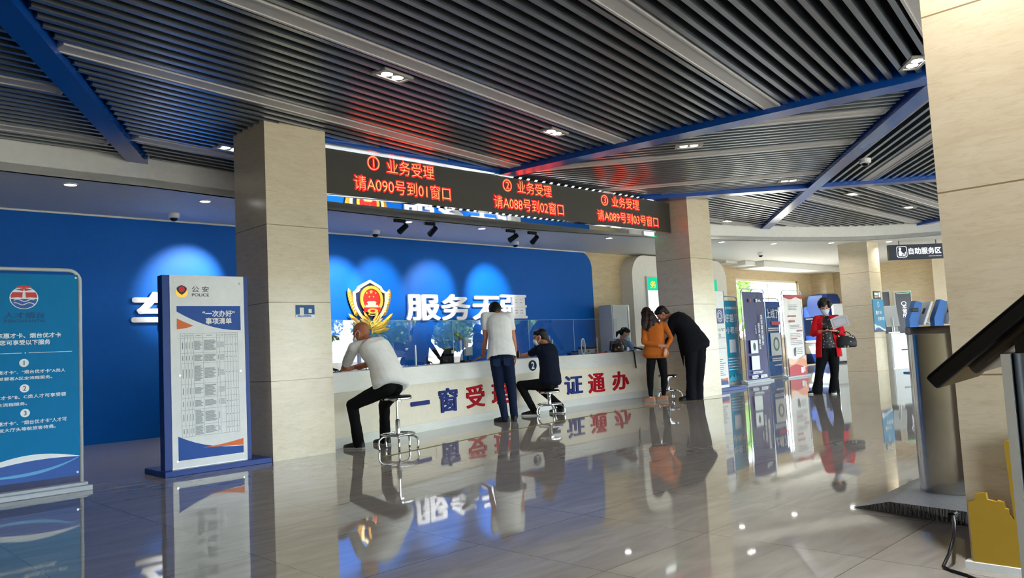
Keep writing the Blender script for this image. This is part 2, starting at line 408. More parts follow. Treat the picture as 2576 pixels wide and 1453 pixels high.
beam(6, (4.84, 8.22), (8.1, 8.35), .16, 3.7, 3.93); beam(7, (8.93, 2.5), (9.4, -6), .28, 3.692, 3.95); beam(8, (8.05, 8.3), (6.75, 10.5), .2, 3.694, 3.93)
# ---- columns
def column(x, y, w=.771):
    bm = new(); bb(bm, x, x+w, y, y+w-.001, 0, 3.9); st(put('column', bm, STONE))
for x, y in ((4.064, 7.935), (12.511, 7.935), (20.98, 7.935), (4.064, .418)): column(x, y)
# ---- walls
bm = new(); bb(bm, -4, 22.4, 12.6, 12.8, 0, 3.4); bb(bm, 26.75, 28.6, 12.6, 12.8, 0, 3.4); bb(bm, 22.4, 26.75, 12.6, 12.8, 0, 1.0); bb(bm, 22.4, 26.75, 12.6, 12.8, 2.93, 3.4)
st(put('wall_back', bm, STONE_DARK))
bm = new(); prism(bm, rrect(-4, 15.22, 0, 3.395, .42, 8, (1, 0, 0, 0)), 12.55, 12.6); st(put('wall_blue', bm, BLUEWALL))
bm = new(); bb(bm, -4, 15.0, 12.535, 12.55, 3.375, 3.4); st(put('trim_9', bm, WHITE))
bm = new(); bb(bm, -4.2, -4, -6.2, 12.8, 0, 4.1); st(put('wall_left', bm, STONE_DARK))
bm = new(); bb(bm, 28.4, 28.6, 4.5, 12.6, 0, 3.4); bb(bm, 28.4, 28.6, -6.2, 4.5, 3.1, 3.4)
for y in (-6.1, -3.5, -.9, 1.8): bb(bm, 28.4, 28.6, y-.05, y+.05, 0, 3.1)
st(put('wall_right', bm, STONE_DARK))
bm = new(); bb(bm, 27.75, 28.4, 12.05, 12.6, 0, 3.4); st(put('trim_10', bm, STONE_DARK))
bm = new(); bb(bm, 28.0, 28.4, 8.05, 8.55, 0, 3.4); st(put('trim_11', bm, mat('pale stone jamb', '#dccdb4', .35)))
bm = new(); bb(bm, -4, 28.6, -6.2, -6, 3.2, 4.3); bb(bm, -4, -1.5, -6.2, -6, 0, 3.2)
for x in (1, 4, 7, 10, 13, 16, 19, 22, 25): bb(bm, x-.06, x+.06, -6.2, -6, 0, 3.2)
st(put('wall_front', bm, mat('facade frame', '#8c9094', .4)))
# back window
w1 = bpy.data.objects.new('window_1', None); COL.objects.link(w1); w1['kind'] = 'structure'; w1.location = (24.57, 12.66, 1.0)
bm = new()
for x0, x1, z0, z1 in ((-2.17, -2.1, 0, 1.93), (2.1, 2.17, 0, 1.93), (-2.17, 2.17, 0, .07), (-2.17, 2.17, 1.86, 1.93), (-.03, .03, .07, 1.86)): bb(bm, x0, x1, 0, .07, z0, z1)
put('window_frame', bm, mat('cream window frame', '#e8dfc8', .4), w1)
bm = new(); bb(bm, -2.1, 2.1, .03, .04, .07, 1.86); put('window_pane', bm, PANE, w1)
bm = new(); bb(bm, -2.17, 2.17, -.12, 0, -.04, 0); put('window_sill', bm, mat('cream window frame', '#e8dfc8', .4), w1)
# stepped bulkhead of the far corner
bm = new()
for i in range(3): bb(bm, 21.2+.7*i, 28.4, 11.9-.25*i+.3, 12.6, 3.33-.06*i-.0, 3.4)
st(put('trim_12', bm, WHITE))
# white round-cornered portal between the service hall and the far corner
bm = new(); prism(bm, rrect(16.42, 21.12, 0, 3.36, .55, 8, (1, 1, 0, 0)), 12.2, 12.599); o = put('wall_portal', bm, mat('warm white panel', '#dcd8cf', .5)); st(o)
# ---- yellow tape line on the floor
bm = new(); P = smooth_line([(4.86, 7.06), (5.6, 7.22), (6.6, 7.42), (7.7, 7.62), (8.9, 7.76), (10.1, 7.82), (11.3, 7.76), (12.6, 7.5), (14, 7.1)], 4)
for a, b in zip(P[:-1], P[1:]):
    d = Vector((b[0]-a[0], b[1]-a[1], 0)); n = Vector((-d.y, d.x, 0)).normalized()*.025
    v = [bm.verts.new((q[0]+s*n.x, q[1]+s*n.y, .0012)) for q, s in ((a, -1), (b, -1), (b, 1), (a, 1))]; bm.faces.new(v)
bmesh.ops.remove_doubles(bm, verts=bm.verts[:], dist=.0005)
tag(put('floor_tape', bm, mat('worn yellow tape', '#8f8434', .5)), 'thin yellow waiting line taped on the floor before the counter', 'tape')
# ---- outdoors: ground, trees, a parked car
bm = new(); bb(bm, -60, 130, -70, 90, -.35, -.12); o = put('ground_outdoors', bm, mat('pale paving', '#8f8b80', .9)); st(o)
LEAF = [mat('leaf %d' % i, c, .6) for i, c in enumerate(('#5f7f2a', '#6d8c35', '#4b6e2c'))]
BARK = mat('bark', '#5a4a38', .9)
V3 = Vector
def tree(x, y, h_, w, seed, label, nleaf=1500):
    rnd = random.Random(seed)
    t = thing('tree', label, 'tree', (x, y, -.12), group=label.replace('leafy', 'trees:'))
    bm = new(); cyl(bm, (0, 0, 0), (0, 0, h_*.55), .12, .06, 8); put('trunk', bm, BARK, t)
    bm = new()
    for i in range(nleaf):
        a = rnd.uniform(0, 2*PI); zz = rnd.random(); rad = w*math.sin(PI*min(1, zz*.85+.12))*rnd.uniform(.55, 1)
        c = Vector((rad*math.cos(a), rad*math.sin(a), h_*.18+zz*h_*.82)); s = rnd.uniform(.08, .17)*w/2.2
        M = Matrix.Rotation(rnd.uniform(0, 6), 4, Vector((rnd.random(), rnd.random(), rnd.random()+.1)))
        v = [bm.verts.new(c+M @ Vector(q)*s) for q in ((-1, 0, 0), (0, -.6, .1), (1, 0, 0), (0, .6, .1))]; f = bm.faces.new(v); f.material_index = rnd.randrange(3)
    q = bmesh.ops.create_icosphere(bm, subdivisions=3, radius=1)
    for v in q['verts']:
        c = v.co.copy(); v.co = V3((c.x*w*.72, c.y*w*.72, h_*.58+c.z*h_*.36))*1.0+V3(c)*noise.noise(c*2.3+V3((seed, 0, 0)))*.5
        for f in v.link_faces: f.material_index = 2
    put('crown', bm, LEAF, t)
for i, (x, y, h_, w) in enumerate(((24.0, 20, 5, 1.7), (28.5, 21.5, 6, 2.0), (33, 20, 5.5, 2.0), (37.5, 22, 6, 2.0))): tree(x, y, h_, w, i, 'leafy tree seen through the bright back window')
for i, (x, y) in enumerate(((46, -5), (48, -11), (45.5, -17), (47.5, -23), (46, 1), (48, 7), (40, -27), (33.5, -28), (27, -27), (20.5, -28), (14, -27), (7.5, -28), (53, -8), (53, -14), (53, -2))): tree(x, y, 6.5, 2.9, 20+i, 'leafy green tree standing outside the glazed entrance', 2600)
def car(x, y, rz):
    t = thing('car', 'white car parked outside the glazed entrance', 'car', (x, y, -.12), rz)
    bm = new(); sec = [(-2.2, .45, .75, .78), (-2.0, .35, .95, .84), (-1.2, .3, 1.0, .88), (0, .28, 1.0, .9), (1.0, .3, .98, .88), (1.9, .35, .85, .82), (2.2, .45, .65, .7)]
    loft(bm, [[Vector((X, s*w*k, z)) for s, k, z in ((-1, 1, .55*(z1)), (-1, .9, z1), (1, .9, z1), (1, 1, .55*z1), (1, .95, z0), (-1, .95, z0))] for X, z0, z1, w in sec])
    put('body', bm, mat('white car paint', '#eeeeee', .2, coat=.5), t, auto=40)
    bm = new(); loft(bm, [[Vector((X, s*w, z)) for s, w, z in ((-1, .78, .93), (-1, .6, z1), (1, .6, z1), (1, .78, .93))] for X, z1 in ((-1.9, .98), (-1.2, 1.42), (.2, 1.46), (1.1, .98))]); put('cabin', bm, mat('car glass', '#20262c', .05), t)
    bm = new(); loft(bm, [[Vector((X, s*.58, z)) for s, z in ((-1, 1.4), (-1, 1.48), (1, 1.48), (1, 1.4))] for X in (-1.15, .2)]); put('roof', bm, mat('white car paint', '#eeeeee', .2), t)
    for X in (-1.35, 1.4):
        for s in (-1, 1):
            bm = new(); cyl(bm, (X, s*.72, .33), (X, s*.9, .33), .33, seg=18); put('wheel', bm, BLACK, t)
car(37, -5.2, 1.75)
# ================================================================== lamps
def round_light(x, y, label='round downlight in the white soffit'):
    t = thing('downlight', label, 'downlight', (x, y, 3.4), group='round downlights in the soffit')
    bm = new(); lathe(bm, [(.088, 0), (.088, -.006), (.07, -.012), (.068, -.004)], seg=28); put('rim', bm, WHITE, t)
    bm = new(); lathe(bm, [(.067, -.003), (.067, -.008)], seg=28); put('lens', bm, LAMP, t)
    l = bpy.data.lights.new('downlight beam', 'AREA'); l.shape = 'DISK'; l.size = .12; l.energy = 9; l.color = (1, .97, .92); l.spread = math.radians(140)
    o = bpy.data.objects.new('downlight_beam', l); COL.objects.link(o); o.parent = t; o.location = (0, 0, -.009)
SOF = [(2.82, 10.58, 'round soffit downlight above the teal roll-up banner'), (4.604, 10.804, 'round soffit downlight beside the column above the information board'),
       (8.259, 10.905, 'round soffit downlight beside the first pair of black spotlights'), (9.989, 10.888, 'round soffit downlight between the two pairs of black spotlights'),
       (13.539, 10.622, 'round soffit downlight above the round-cornered end of the blue wall'), (16.897, 9.813, 'round soffit downlight just past the dark middle column'),
       (18.645, 9.352, 'round soffit downlight above the dome camera of the far corner'), (20.181, 8.529, 'round soffit downlight next to the farthest column'), (21.695, 7.627, 'round soffit downlight above the hanging sign')]
for a in SOF: round_light(*a)
def twin_light(x, y, ang, label, e=9):
    t = thing('twin_downlight', label, 'downlight', (x, y, SL), math.radians(ang), group='twin downlights in the slats')
    bm = new(); ringp(bm, [(-.19, -.1), (.19, -.1), (.19, .1), (-.19, .1)], [(-.155, -.068), (.155, -.068), (.155, .068), (-.155, .068)], -.008, .02); bm.transform(RX(PI/2)); put('frame', bm, mat('lamp frame', '#a8a49c', .4), t)
    bm = new(); bb(bm, -.155, .155, -.068, .068, .004, .02); put('housing', bm, BLACK, t)
    for s in (-1, 1):
        bm = new(); lathe(bm, [(.055, .004), (.055, -.001), (.05, -.003)], (s*.07, 0, 0), 22); put('lens', bm, LAMP, t)
    for s in (-1, 1):
        l = bpy.data.lights.new('twin beam', 'AREA'); l.shape = 'DISK'; l.size = .1; l.energy = e/2; l.color = (1, .95, .88); l.spread = math.radians(120)
        o = bpy.data.objects.new('lamp_beam', l); COL.objects.link(o); o.parent = t; o.location = (s*.07, 0, -.005)
for a in ((4.38, 5.939, 9, 'twin downlight in the slats above the seated bald man'), (7.168, 6.388, 9, 'twin downlight beside the blue beam above the display board'), (9.271, 5.781, -53.5, 'twin downlight inside the slatted triangle past the blue beam'),
          (8.398, 2.553, 37, 'twin downlight where the blue beams meet at the near column'), (4.266, 9.22, 9, 'twin downlight at the side of the near-counter column'), (12.956, 6.123, -53.5, 'twin downlight near the crossing of two blue beams'),
          (15.462, 6.034, 0, 'twin downlight past the beam crossing, first of two'), (18.445, 5.992, 0, 'twin downlight past the beam crossing, second of two'), (16.171, 9.199, 0, 'twin downlight in the slats behind the middle column'),
          (3.72, .86, 9, 'twin downlight in the slats against the near column', 40)): twin_light(*a)
def track(x, y, aims, label):
    for i, (dx, ax, az, lab, e) in enumerate(aims):
        px = x+dx
        t = thing('track_spotlight', lab, 'spotlight', (px, y, 3.4), group='black track spotlights')
        bm = new(); bb(bm, -.05-.13, .05, -.02, .02, -.07, -.012); put('adapter', bm, BLACK, t)
        tgt = Vector((ax, 12.58, az))-Vector((px, y, 3.25)); d = tgt.normalized()
        bm = new(); tube(bm, [(0.03, 0, -.06), (.03, 0, -.11), (0, 0, -.15)], .012, 8); put('arm', bm, BLACK, t)
        c = Vector((0, 0, -.17)); bm = new(); tube(bm, [c-d*.11, c-d*.10, c+d*.10, c+d*.105, c+d*.09], [.03, .045, .055, .05, .045], 16); put('head', bm, BLACK, t, auto=40)
        bm = new(); cyl(bm, c+d*.086, c+d*.094, .044); put('lens', bm, LAMP, t)
        l = bpy.data.lights.new('spot beam', 'SPOT'); l.energy = e; l.spot_size = math.radians(44); l.spot_blend = .8; l.shadow_soft_size = .04; l.color = (.95, .97, 1)
        o = bpy.data.objects.new('spot_beam', l); COL.objects.link(o); o.parent = t; o.location = c+d*.12; o.rotation_euler = d.to_track_quat('-Z', 'Y').to_euler()
    bm = new(); xs = [x+a[0] for a in aims]; bb(bm, min(xs)-.3, max(xs)+.15, y-.018, y+.018, 3.385, 3.4)
    tag(put('lighting_track', bm, LGREY), label, 'track')
track(8.0, 10.72, [(0, 7.75, 2.3, 'black track spotlight aimed past the column, nearest the emblem end', 420), (.65, 8.7, 2.35, 'black track spotlight lighting the gold police emblem', 240)], 'ceiling track carrying the first pair of black spotlights')
track(10.62, 10.68, [(0, 10.0, 2.3, 'black track spotlight lighting the first of the white wall characters', 300), (.6, 11.6, 2.3, 'black track spotlight lighting the last of the white wall characters', 420)], 'ceiling track carrying the second pair of black spotlights')
track(5.6, 10.8, [(0, 5.0, 2.35, 'track spotlight behind the near-counter column', 480)], 'ceiling track hidden behind the near-counter column')
def dome(x, y, z, label):
    t = thing('dome_camera', label, 'security camera', (x, y, z), group='dome cameras')
    bm = new(); lathe(bm, [(.085, 0), (.085, -.06), (.075, -.07), (.06, -.072)], seg=24); put('housing', bm, mat('camera white', '#e9e9e6', .4), t, auto=40)
    bm = new(); lathe(bm, [(.058, -.068), (.055, -.09), (.042, -.108), (.02, -.118), (.002, -.12)], seg=20); put('dome', bm, mat('dark dome', '#14161c', .08), t, auto=60)
for a in ((4.603, 11.949, 3.4, 'white dome camera on the soffit above the information board'), (8.318, 12.006, 3.4, 'white dome camera on the soffit above the gold emblem'), (11.961, 11.978, 3.4, 'white dome camera on the soffit near the second spotlight pair'),
          (20.41, 10.651, 3.4, 'white dome camera on the soffit of the far corner'), (12.443, 4.622, SL, 'white dome camera hanging under the slats beside a blue beam')): dome(*a)
# ================================================================== LED queue display
t = thing('display_board', 'long dark queue display with red characters hung between the columns', 'display', (4.84, 8.323, 0))
bm = new(); bb(bm, 0, 7.668, .012, .3, 3.10, 3.695); put('casing', bm, MIRROR, t)
bm = new()
for z0, z1 in ((3.085, 3.112), (3.680, 3.712)): bb(bm, 0, 7.668, -.02, .3, z0, z1)
bb(bm, 7.64, 7.668, -.02, .012, 3.112, 3.68); put('frame', bm, MIRROR, t)
bm = new(); bb(bm, 0, 7.64, 0, .012, 3.112, 3.68); put('screen', bm, mat('unlit led modules', '#3a3832', .55, bump=(260, .25)), t)
RED = emis('lit red led', (1.0, .006, .006), 4.5); CORE = emis('overexposed led core', (1.0, .26, .09), 2.2)  # amber core paints the overexposed middle of the red letters, rim their glow
def led(body, x0, x1, z0, z1, fw=True):
    x0 -= 4.84; x1 -= 4.84
    text(t, 'message', body, x0-.012, x1+.012, z0-.012, z1+.012, -.002, RED, .022, fitw=fw)
    text(t, 'message', body, x0+.006, x1-.006, z0+.006, z1-.006, -.0085, CORE, -.012, fitw=fw)
def led_ring(xc, zc, n, r=.098):
    xc -= 4.84
    bm = new(); ringp(bm, ell(xc, zc, r, r), ell(xc, zc, r-.026, r-.026), -.002, -.0005); put('message', bm, RED, t)
    bm = new(); ringp(bm, ell(xc, zc, r-.008, r-.008), ell(xc, zc, r-.018, r-.018), -.0035, -.0021); put('message', bm, CORE, t)
    led(n, xc+4.84-.03, xc+4.84+.03, zc-.055, zc+.055, False)
led_ring(5.777, 3.584, '1'); led('业务受理', 5.985, 6.776, 3.478, 3.668); led('请A090号到01窗口', 5.468, 7.06, 3.204, 3.398)
led_ring(8.202, 3.558, '2'); led('业务受理', 8.414, 9.186, 3.468, 3.655); led('请A088号到02窗口', 7.905, 9.454, 3.19, 3.385)
led_ring(10.548, 3.556, '3'); led('业务受理', 10.745, 11.53, 3.464, 3.65); led('请A089号到03号窗口', 10.322, 12.1, 3.192, 3.38)
# green exit sign hanging behind the display board
t = thing('exit_sign', 'small green exit sign on the middle column tucked under the display board', 'exit sign', (12.36, 8.66, 3.09))
bm = new(); bb(bm, -.15, .15, -.02, .02, 0, .2); put('box', bm, emis('exit green', (.03, .75, .32), 1.1), t)
# ================================================================== service counter
CX, CY, CR = 11.696, -12.123, 21.382
def ang(x, r=CR): return math.asin((x-CX)/r)
def pol(x, dr=0.0, z=0.0):
    a = ang(x); return Vector((CX+(CR+dr)*math.sin(a), CY+(CR+dr)*math.cos(a), z))
def arc_block(bm, x0, x1, d0, d1, z0, z1, n=60, mi=0):
    loft(bm, [[pol(x0+(x1-x0)*i/n, d0, z0), pol(x0+(x1-x0)*i/n, d1, z0), pol(x0+(x1-x0)*i/n, d1, z1), pol(x0+(x1-x0)*i/n, d0, z1)] for i in range(n+1)], True, mi)
X0, X1 = 4.86, 14.6
MARB = stone('pale counter marble', '#d6d5ce', '#d2d1ca', '#cac9c2', .25, 0, bump=.0, VE=.15)
t = thing('service_counter', 'long curved cream service counter with a pale stone top', 'counter', (0, 0, 0))
bm = new(); arc_block(bm, X0, X1, 0, .05, .665, .905); arc_block(bm, X0, X1, .05, .72, .865, .905); put('counter_top', bm, MARB, t)
bm = new(); arc_block(bm, X0, X1, .05, .1, .12, .664); put('front_panel', bm, mat('cream laminate', '#ded4bf', .35), t)
bm = new(); arc_block(bm, X0, X1, .045, .1, 0, .1195); put('skirting', bm, MARB, t)
bm = new(); arc_block(bm, X0, X1, .66, .7, 0, .864); put('back_panel', bm, mat('cream laminate', '#ded4bf', .35), t)
bm = new(); arc_block(bm, X0, X1, .721, 1.3, .70, .74); put('desk_shelf', bm, MARB, t)
CB = mat('blue cut letter', '#25336f', .6, spec=.15); CRD = mat('red cut letter', '#ab1022', .6, spec=.15)
def on_arc(x, dr): # frame on the counter front at x: local -y looks at the public
    a = ang(x); return T(pol(x, dr)) @ RZ(-a)
for ch, x0, x1, z0, z1, m in (('一', 6.471, 6.875, .365, .425, CB), ('窗', 7.078, 7.51, .215, .562, CB), ('受', 7.708, 8.154, .22, .558, CRD), ('理', 8.337, 8.77, .22, .545, CRD),
                              ('一', 9.68, 10.1, .36, .42, CB), ('证', 10.29, 10.80, .215, .545, CB), ('通', 10.974, 11.455, .19, .544, CRD), ('办', 11.685, 12.187, .185, .54, CRD)):
    w = x1-x0; text(t, 'character', ch, -w/2, w/2, z0, z1, -.02, m, .021, .02, M=on_arc((x0+x1)/2, .05))
bm = new(); prism(bm, ell(0, .782, .107, .088), -.006, 0); o = put('window_number', bm, mat('badge navy', '#10193c', .6, spec=.15), t, M=on_arc(9.378, 0))
text(o, 'number', '2', -.042, .042, .725, .842, -.0075, mat('badge white', '#f2f2f2', .4), .025)
# ---- acrylic screens on the counter
def screen(x0, x1, label, n=6):
    t = thing('acrylic_screen', label, 'screen', (0, 0, 0), group='acrylic screens on the counter')
    a = pol(x0, .33, .905); b = pol(x1, .33, .905); d = (b-a); d.z = 0
    M = T(a) @ RZ(math.atan2(d.y, d.x)); L_ = d.length
    bm = new(); v = [bm.verts.new(M @ Vector(q)) for q in ((.006, 0, 0), (L_-.006, 0, 0), (L_-.006, 0, .655), (.006, 0, .655))]; bm.faces.new(v); put('sheet', bm, GLASS, t)
    bm = new(); bb(bm, 0, L_, -.003, .003, .655, .659, M=M); bb(bm, 0, .006, -.003, .003, 0, .655, M=M); put('polished_edge', bm, mat('acrylic edge', '#a8c0cc', .2), t)
    for k in (.5,) if L_ < 2.5 else (.32, .68):
        bm = new(); bb(bm, L_*k-.012, L_*k+.012, -.008, .008, 0, .3, M=M); bb(bm, L_*k-.03, L_*k+.03, -.06, .06, 0, .008, M=M); put('bracket', bm, ALU, t)
screen(5.05, 7.80, 'clear acrylic screen behind the seated bald man'); screen(7.81, 9.72, 'clear acrylic screen behind the standing man in jeans')
screen(9.73, 10.98, 'clear acrylic screen behind the seated man in navy'); screen(10.99, 12.3, 'clear acrylic screen before the policewoman')
# ---- things on the counter
def cpos(x, dr): p = pol(x, dr, .906); return p, -ang(x)
def ct(name, label, cat, x, dr, turn=0.0, group=None, z=.906):
    p, a = cpos(x, dr); p.z = z; return thing(name, label, cat, p, a+turn, group)
t = ct('document_camera', 'document camera with a tilted head on the counter', 'document camera', 8.25, .55, .3)
bm = new(); bb(bm, -.09, .09, -.09, .09, 0, .03, bev=.006); put('base', bm, BLACK, t)
bm = new(); cyl(bm, (0, 0, .03), (-.02, 0, .36), .02, seg=12); put('post', bm, mat('white enamel', '#dfe2e4', .3), t)
bm = new(); box(bm, (-.1, 0, .40), (.26, .06, .045), M=T((-.02, 0, .36)) @ RY(.28) @ T((.02, 0, -.36)), bev=.008); cyl(bm, (-.02, 0, .35), (-.02, 0, .46), .028, seg=14); put('arm', bm, mat('dark navy plastic', '#10203f', .35), t)
bm = new(); cyl(bm, (-.19, 0, .33), (-.19, 0, .36), .02, seg=12); put('lens', bm, BLACK, t)
t = ct('printer', 'black card printer on the counter by the document camera', 'printer', 7.92, .62, .1)
bm = new(); bb(bm, -.24, .2, -.14, .18, 0, .12, bev=.012); bb(bm, -.14, .2, -.1, .18, .12, .24, bev=.02); put('body', bm, BLACK, t)
bm = new(); [bb(bm, -.2+.035*i, -.185+.035*i, -.146, -.14, .02, .1) for i in range(5)]; put('vent', bm, DGREY, t)
bm = new(); bb(bm, .06, .13, -.106, -.1, .15, .2); put('sticker', bm, WHITE, t)
t = ct('monitor', 'dark monitor behind the acrylic beside the standing man', 'monitor', 8.55, .66, .5)
bm = new(); bb(bm, -.26, .26, -.015, .02, .1, .4, bev=.006); put('panel', bm, LGREY, t); bm = new(); cyl(bm, (0, .01, .02), (0, .01, .12), .02); bb(bm, -.1, .1, -.06, .09, 0, .02); put('stand', bm, DGREY, t)
t = ct('monitor', 'dark monitor on the counter in front of the seated man in navy', 'monitor', 9.25, .62, .15)
bm = new(); bb(bm, -.24, .24, -.012, .02, .06, .2, bev=.006); put('panel', bm, BLACK, t); bm = new(); cyl(bm, (0, .01, .02), (0, .01, .1), .02); bb(bm, -.1, .1, -.06, .09, 0, .02); put('stand', bm, DGREY, t)
t = ct('monitor', 'small black monitor on the counter before the partly hidden officer', 'monitor', 5.42, .50, -.5)
bm = new(); bb(bm, -.16, .16, -.012, .02, .02, .13, M=RX(-.25), bev=.006); put('panel', bm, BLACK, t); bm = new(); bb(bm, -.1, .1, -.05, .07, 0, .025); put('stand', bm, DGREY, t)
t = ct('card_reader', 'low white card reader behind the acrylic near the bald man', 'card reader', 6.55, .5)
bm = new(); bb(bm, -.17, .13, -.03, .1, 0, .11, bev=.008); put('body', bm, mat('ivory plastic', '#d8d8d0', .4), t); bm = new(); bb(bm, -.15, .08, -.033, -.029, .035, .095); put('window', bm, DGREY, t)
for i, (x, dr, tn) in enumerate(((7.0, .13, .1), (7.35, .14, -.05))):
    p, a = cpos(x, dr); bm = new(); bb(bm, -.13, .13, -.08, .08, 0, .003); tag(put('paper_sheet', bm, WHITE, loc=p, rz=a+tn), ('loose paper sheet on the counter near the card reader', 'loose paper sheet on the counter near the card printer')[i], 'paper')
PATT = None
def dotted(name, base, dots, scale, thr):
    m = bpy.data.materials.new(name); m.use_nodes = True; nt = m.node_tree; p = nt.nodes['Principled BSDF']; N = nt.nodes.new; L = nt.links.new
    tc = N('ShaderNodeTexCoord'); v = N('ShaderNodeTexVoronoi'); v.inputs['Scale'].default_value = scale; L(tc.outputs['Object'], v.inputs['Vector'])
    c = N('ShaderNodeMath'); c.operation = 'LESS_THAN'; c.inputs[1].default_value = thr; L(v.outputs['Distance'], c.inputs[0])
    r = N('ShaderNodeValToRGB'); r.color_ramp.interpolation = 'CONSTANT'; el = r.color_ramp.elements
    el[0].color = lin(dots[0]); el[1].position = .5; el[1].color = lin(dots[-1])
    L(v.outputs['Color'], r.inputs[0])
    mx = N('ShaderNodeMix'); mx.data_type = 'RGBA'; mx.inputs[6].default_value = lin(base); L(c.outputs[0], mx.inputs[0]); L(r.outputs[0], mx.inputs[7]); L(mx.outputs[2], p.inputs['Base Color'])
    p.inputs['Roughness'].default_value = .6; return m
t = ct('backpack', 'black flowered backpack standing on the counter beside the man in navy', 'bag', 9.98, .2, .2, z=.93)
bm = new(); loft(bm, [[Vector((x*w*.5+.05*z, y*.07, z)) for x, y in ((-1, -1), (0, -1.25), (1, -1), (1, 1), (0, 1.2), (-1, 1))] for z, w in ((0, .36), (.08, .38), (.2, .32), (.3, .22), (.36, .12))]); bm.transform(RY(-.5) @ T((0.02, 0, .05)))
put('body', bm, dotted('flowered cloth', '#141316', ('#8d3a56', '#b9868f'), 22, .26), t, smooth=True)
bm = new(); tube(bm, [(-.16, 0, .3), (-.2, 0, .36), (-.14, 0, .4), (-.1, 0, .36)], .012, 6); put('strap', bm, BLACK, t)
t = ct('desk_sign', 'round clear acrylic desk sign on the counter beyond the man in navy', 'sign', 11.05, .17, .35)
bm = new(); ringp(bm, ell(0, .15, .12, .15), ell(0, .15, .1, .13), -.006, .006); put('rim', bm, mat('acrylic edge', '#a8c0cc', .2), t)
bm = new(); v = [bm.verts.new((x, 0, z)) for x, z in ell(0, .15, .1, .13)]; bm.faces.new(v); put('disc', bm, GLASS, t)
t = ct('stamp_box', 'flat blue stamp box on the counter beside the round sign', 'box', 10.82, .24, .1); bm = new(); bb(bm, -.12, .12, -.05, .05, 0, .045, bev=.005); put('body', bm, mat('dark blue plastic', '#1d2f5e', .4), t)
bm = new(); bb(bm, 0.02, .12, -.045, .045, .045, .07, bev=.005); put('lid', bm, BLACK, t)
t = ct('receipt_printer', 'grey receipt printer with two round knobs beside the handbag', 'printer', 11.55, .46, .05)
bm = new(); bb(bm, -.2, .2, -.08, .1, 0, .09, bev=.008); put('body', bm, mat('printer grey', '#8d8f8c', .4), t); bm = new(); bb(bm, -.2, .2, -.07, .1, .09, .14, bev=.01); put('lid', bm, BLACK, t)
for s in (-.12, .12): bm = new(); cyl(bm, (s, -.095, .05), (s, -.08, .05), .02, seg=14); put('knob', bm, DGREY, t)
bm = new(); bb(bm, -.2, .12, -.06, .06, 0, .012); p, a = cpos(11.5, .14); tag(put('folder', bm, mat('red card', '#a3262f', .5), loc=p, rz=a), 'thin red folder lying in front of the receipt printer', 'folder')
t = ct('handbag', 'dark brown leather handbag with ring handles on the counter', 'bag', 12.05, .16, .1)
LEA = mat('dark brown leather', '#2c1712', .35)
bm = new(); loft(bm, [[Vector((x*w, y*d_, z)) for x, y in ((-1, -.6), (-.6, -1), (.6, -1), (1, -.6), (1, .6), (.6, 1), (-.6, 1), (-1, .6))] for z, w, d_ in ((0, .15, .07), (.03, .165, .08), (.1, .16, .07), (.16, .14, .045), (.175, .12, .03))]); put('body', bm, LEA, t, smooth=True)
for s in (-1, 1): bm = new(); tube(bm, [(.09*math.cos(q*PI/8)+.06, s*.03-.03*math.sin(q*PI/8)*1, .12+.12*math.sin(q*PI/8)) for q in range(9)], .008, 6); put('handle', bm, LEA, t)
bm = new(); ball(bm, (-.08, -.085, .09), (.018, .006, .018)); put('clasp', bm, CHROME, t, smooth=True)
t = ct('monitor', 'black monitor back on the counter in front of the policewoman', 'monitor', 12.35, .4, .1)
bm = new(); bb(bm, -.27, .27, -.015, .025, .03, .22, M=RX(.12), bev=.006); put('panel', bm, BLACK, t); bm = new(); bb(bm, -.08, .08, -.05, .08, 0, .03); put('stand', bm, DGREY, t)
t = ct('signature_pad', 'black signature pad on the counter beside the orange sweater', 'signature pad', 13.0, .25, -.1, z=.935)
bm = new(); bb(bm, -.2, .2, -.12, .12, .0, .03, M=RX(.2), bev=.006); put('body', bm, BLACK, t); bm = new(); bb(bm, -.17, .17, -.1, .1, .03, .033, M=RX(.2)); put('pad_screen', bm, mat('dark glass', '#1b2430', .1), t)
bm = new(); P = [pol(12.33, .1, .912), pol(12.33, -.012, .912), pol(12.34, -.016, .86), pol(12.36, -.018, .60), pol(12.37, -.02, .57)]
tube(bm, P, [.012, .014, .014, .016, .006], 8); tag(put('lanyard', bm, mat('dark green cord', '#17332a', .5)), 'dark green lanyard hanging over the counter edge by the orange sweater', 'lanyard')
# ================================================================== wall emblem and wall lettering
GOLD = mat('gold leaf', '#e9a83c', .3, metal=.55, spec=.6); GOLDP = mat('pale gold', '#f4dca0', .35, metal=.3)
ERED = mat('emblem red', '#d8201f', .35); ENAVY = mat('emblem navy', '#141b3d', .3)
t = thing('police_emblem', 'large gold and navy shield emblem with a red disc on the blue wall', 'emblem', (8.48, 12.548, 0))
SHP = [(0, 2.531), (-.18, 2.446), (-.26, 2.40), (-.283, 2.354), (-.325, 2.318), (-.394, 2.297), (-.392, 2.13), (-.355, 1.99), (-.27, 1.853), (-.15, 1.73), (0, 1.606)]
SHP = SHP+[(-x, z) for x, z in SHP[-2:0:-1]]
INN = [(x*.84, 2.12+(z-2.12)*.86) for x, z in SHP]
bm = new(); ringp(bm, SHP, INN, -.07, -.01); put('rim', bm, GOLDP, t)
bm = new(); prism(bm, INN, -.045, -.01); put('field', bm, ENAVY, t)
bm = new(); ringp(bm, ell(.02, 2.15, .262, .27), ell(.02, 2.15, .198, .21), -.08, -.044); put('ring', bm, GOLD, t)
bm = new(); prism(bm, ell(.02, 2.15, .198, .21), -.062, -.046); put('disc', bm, ERED, t)
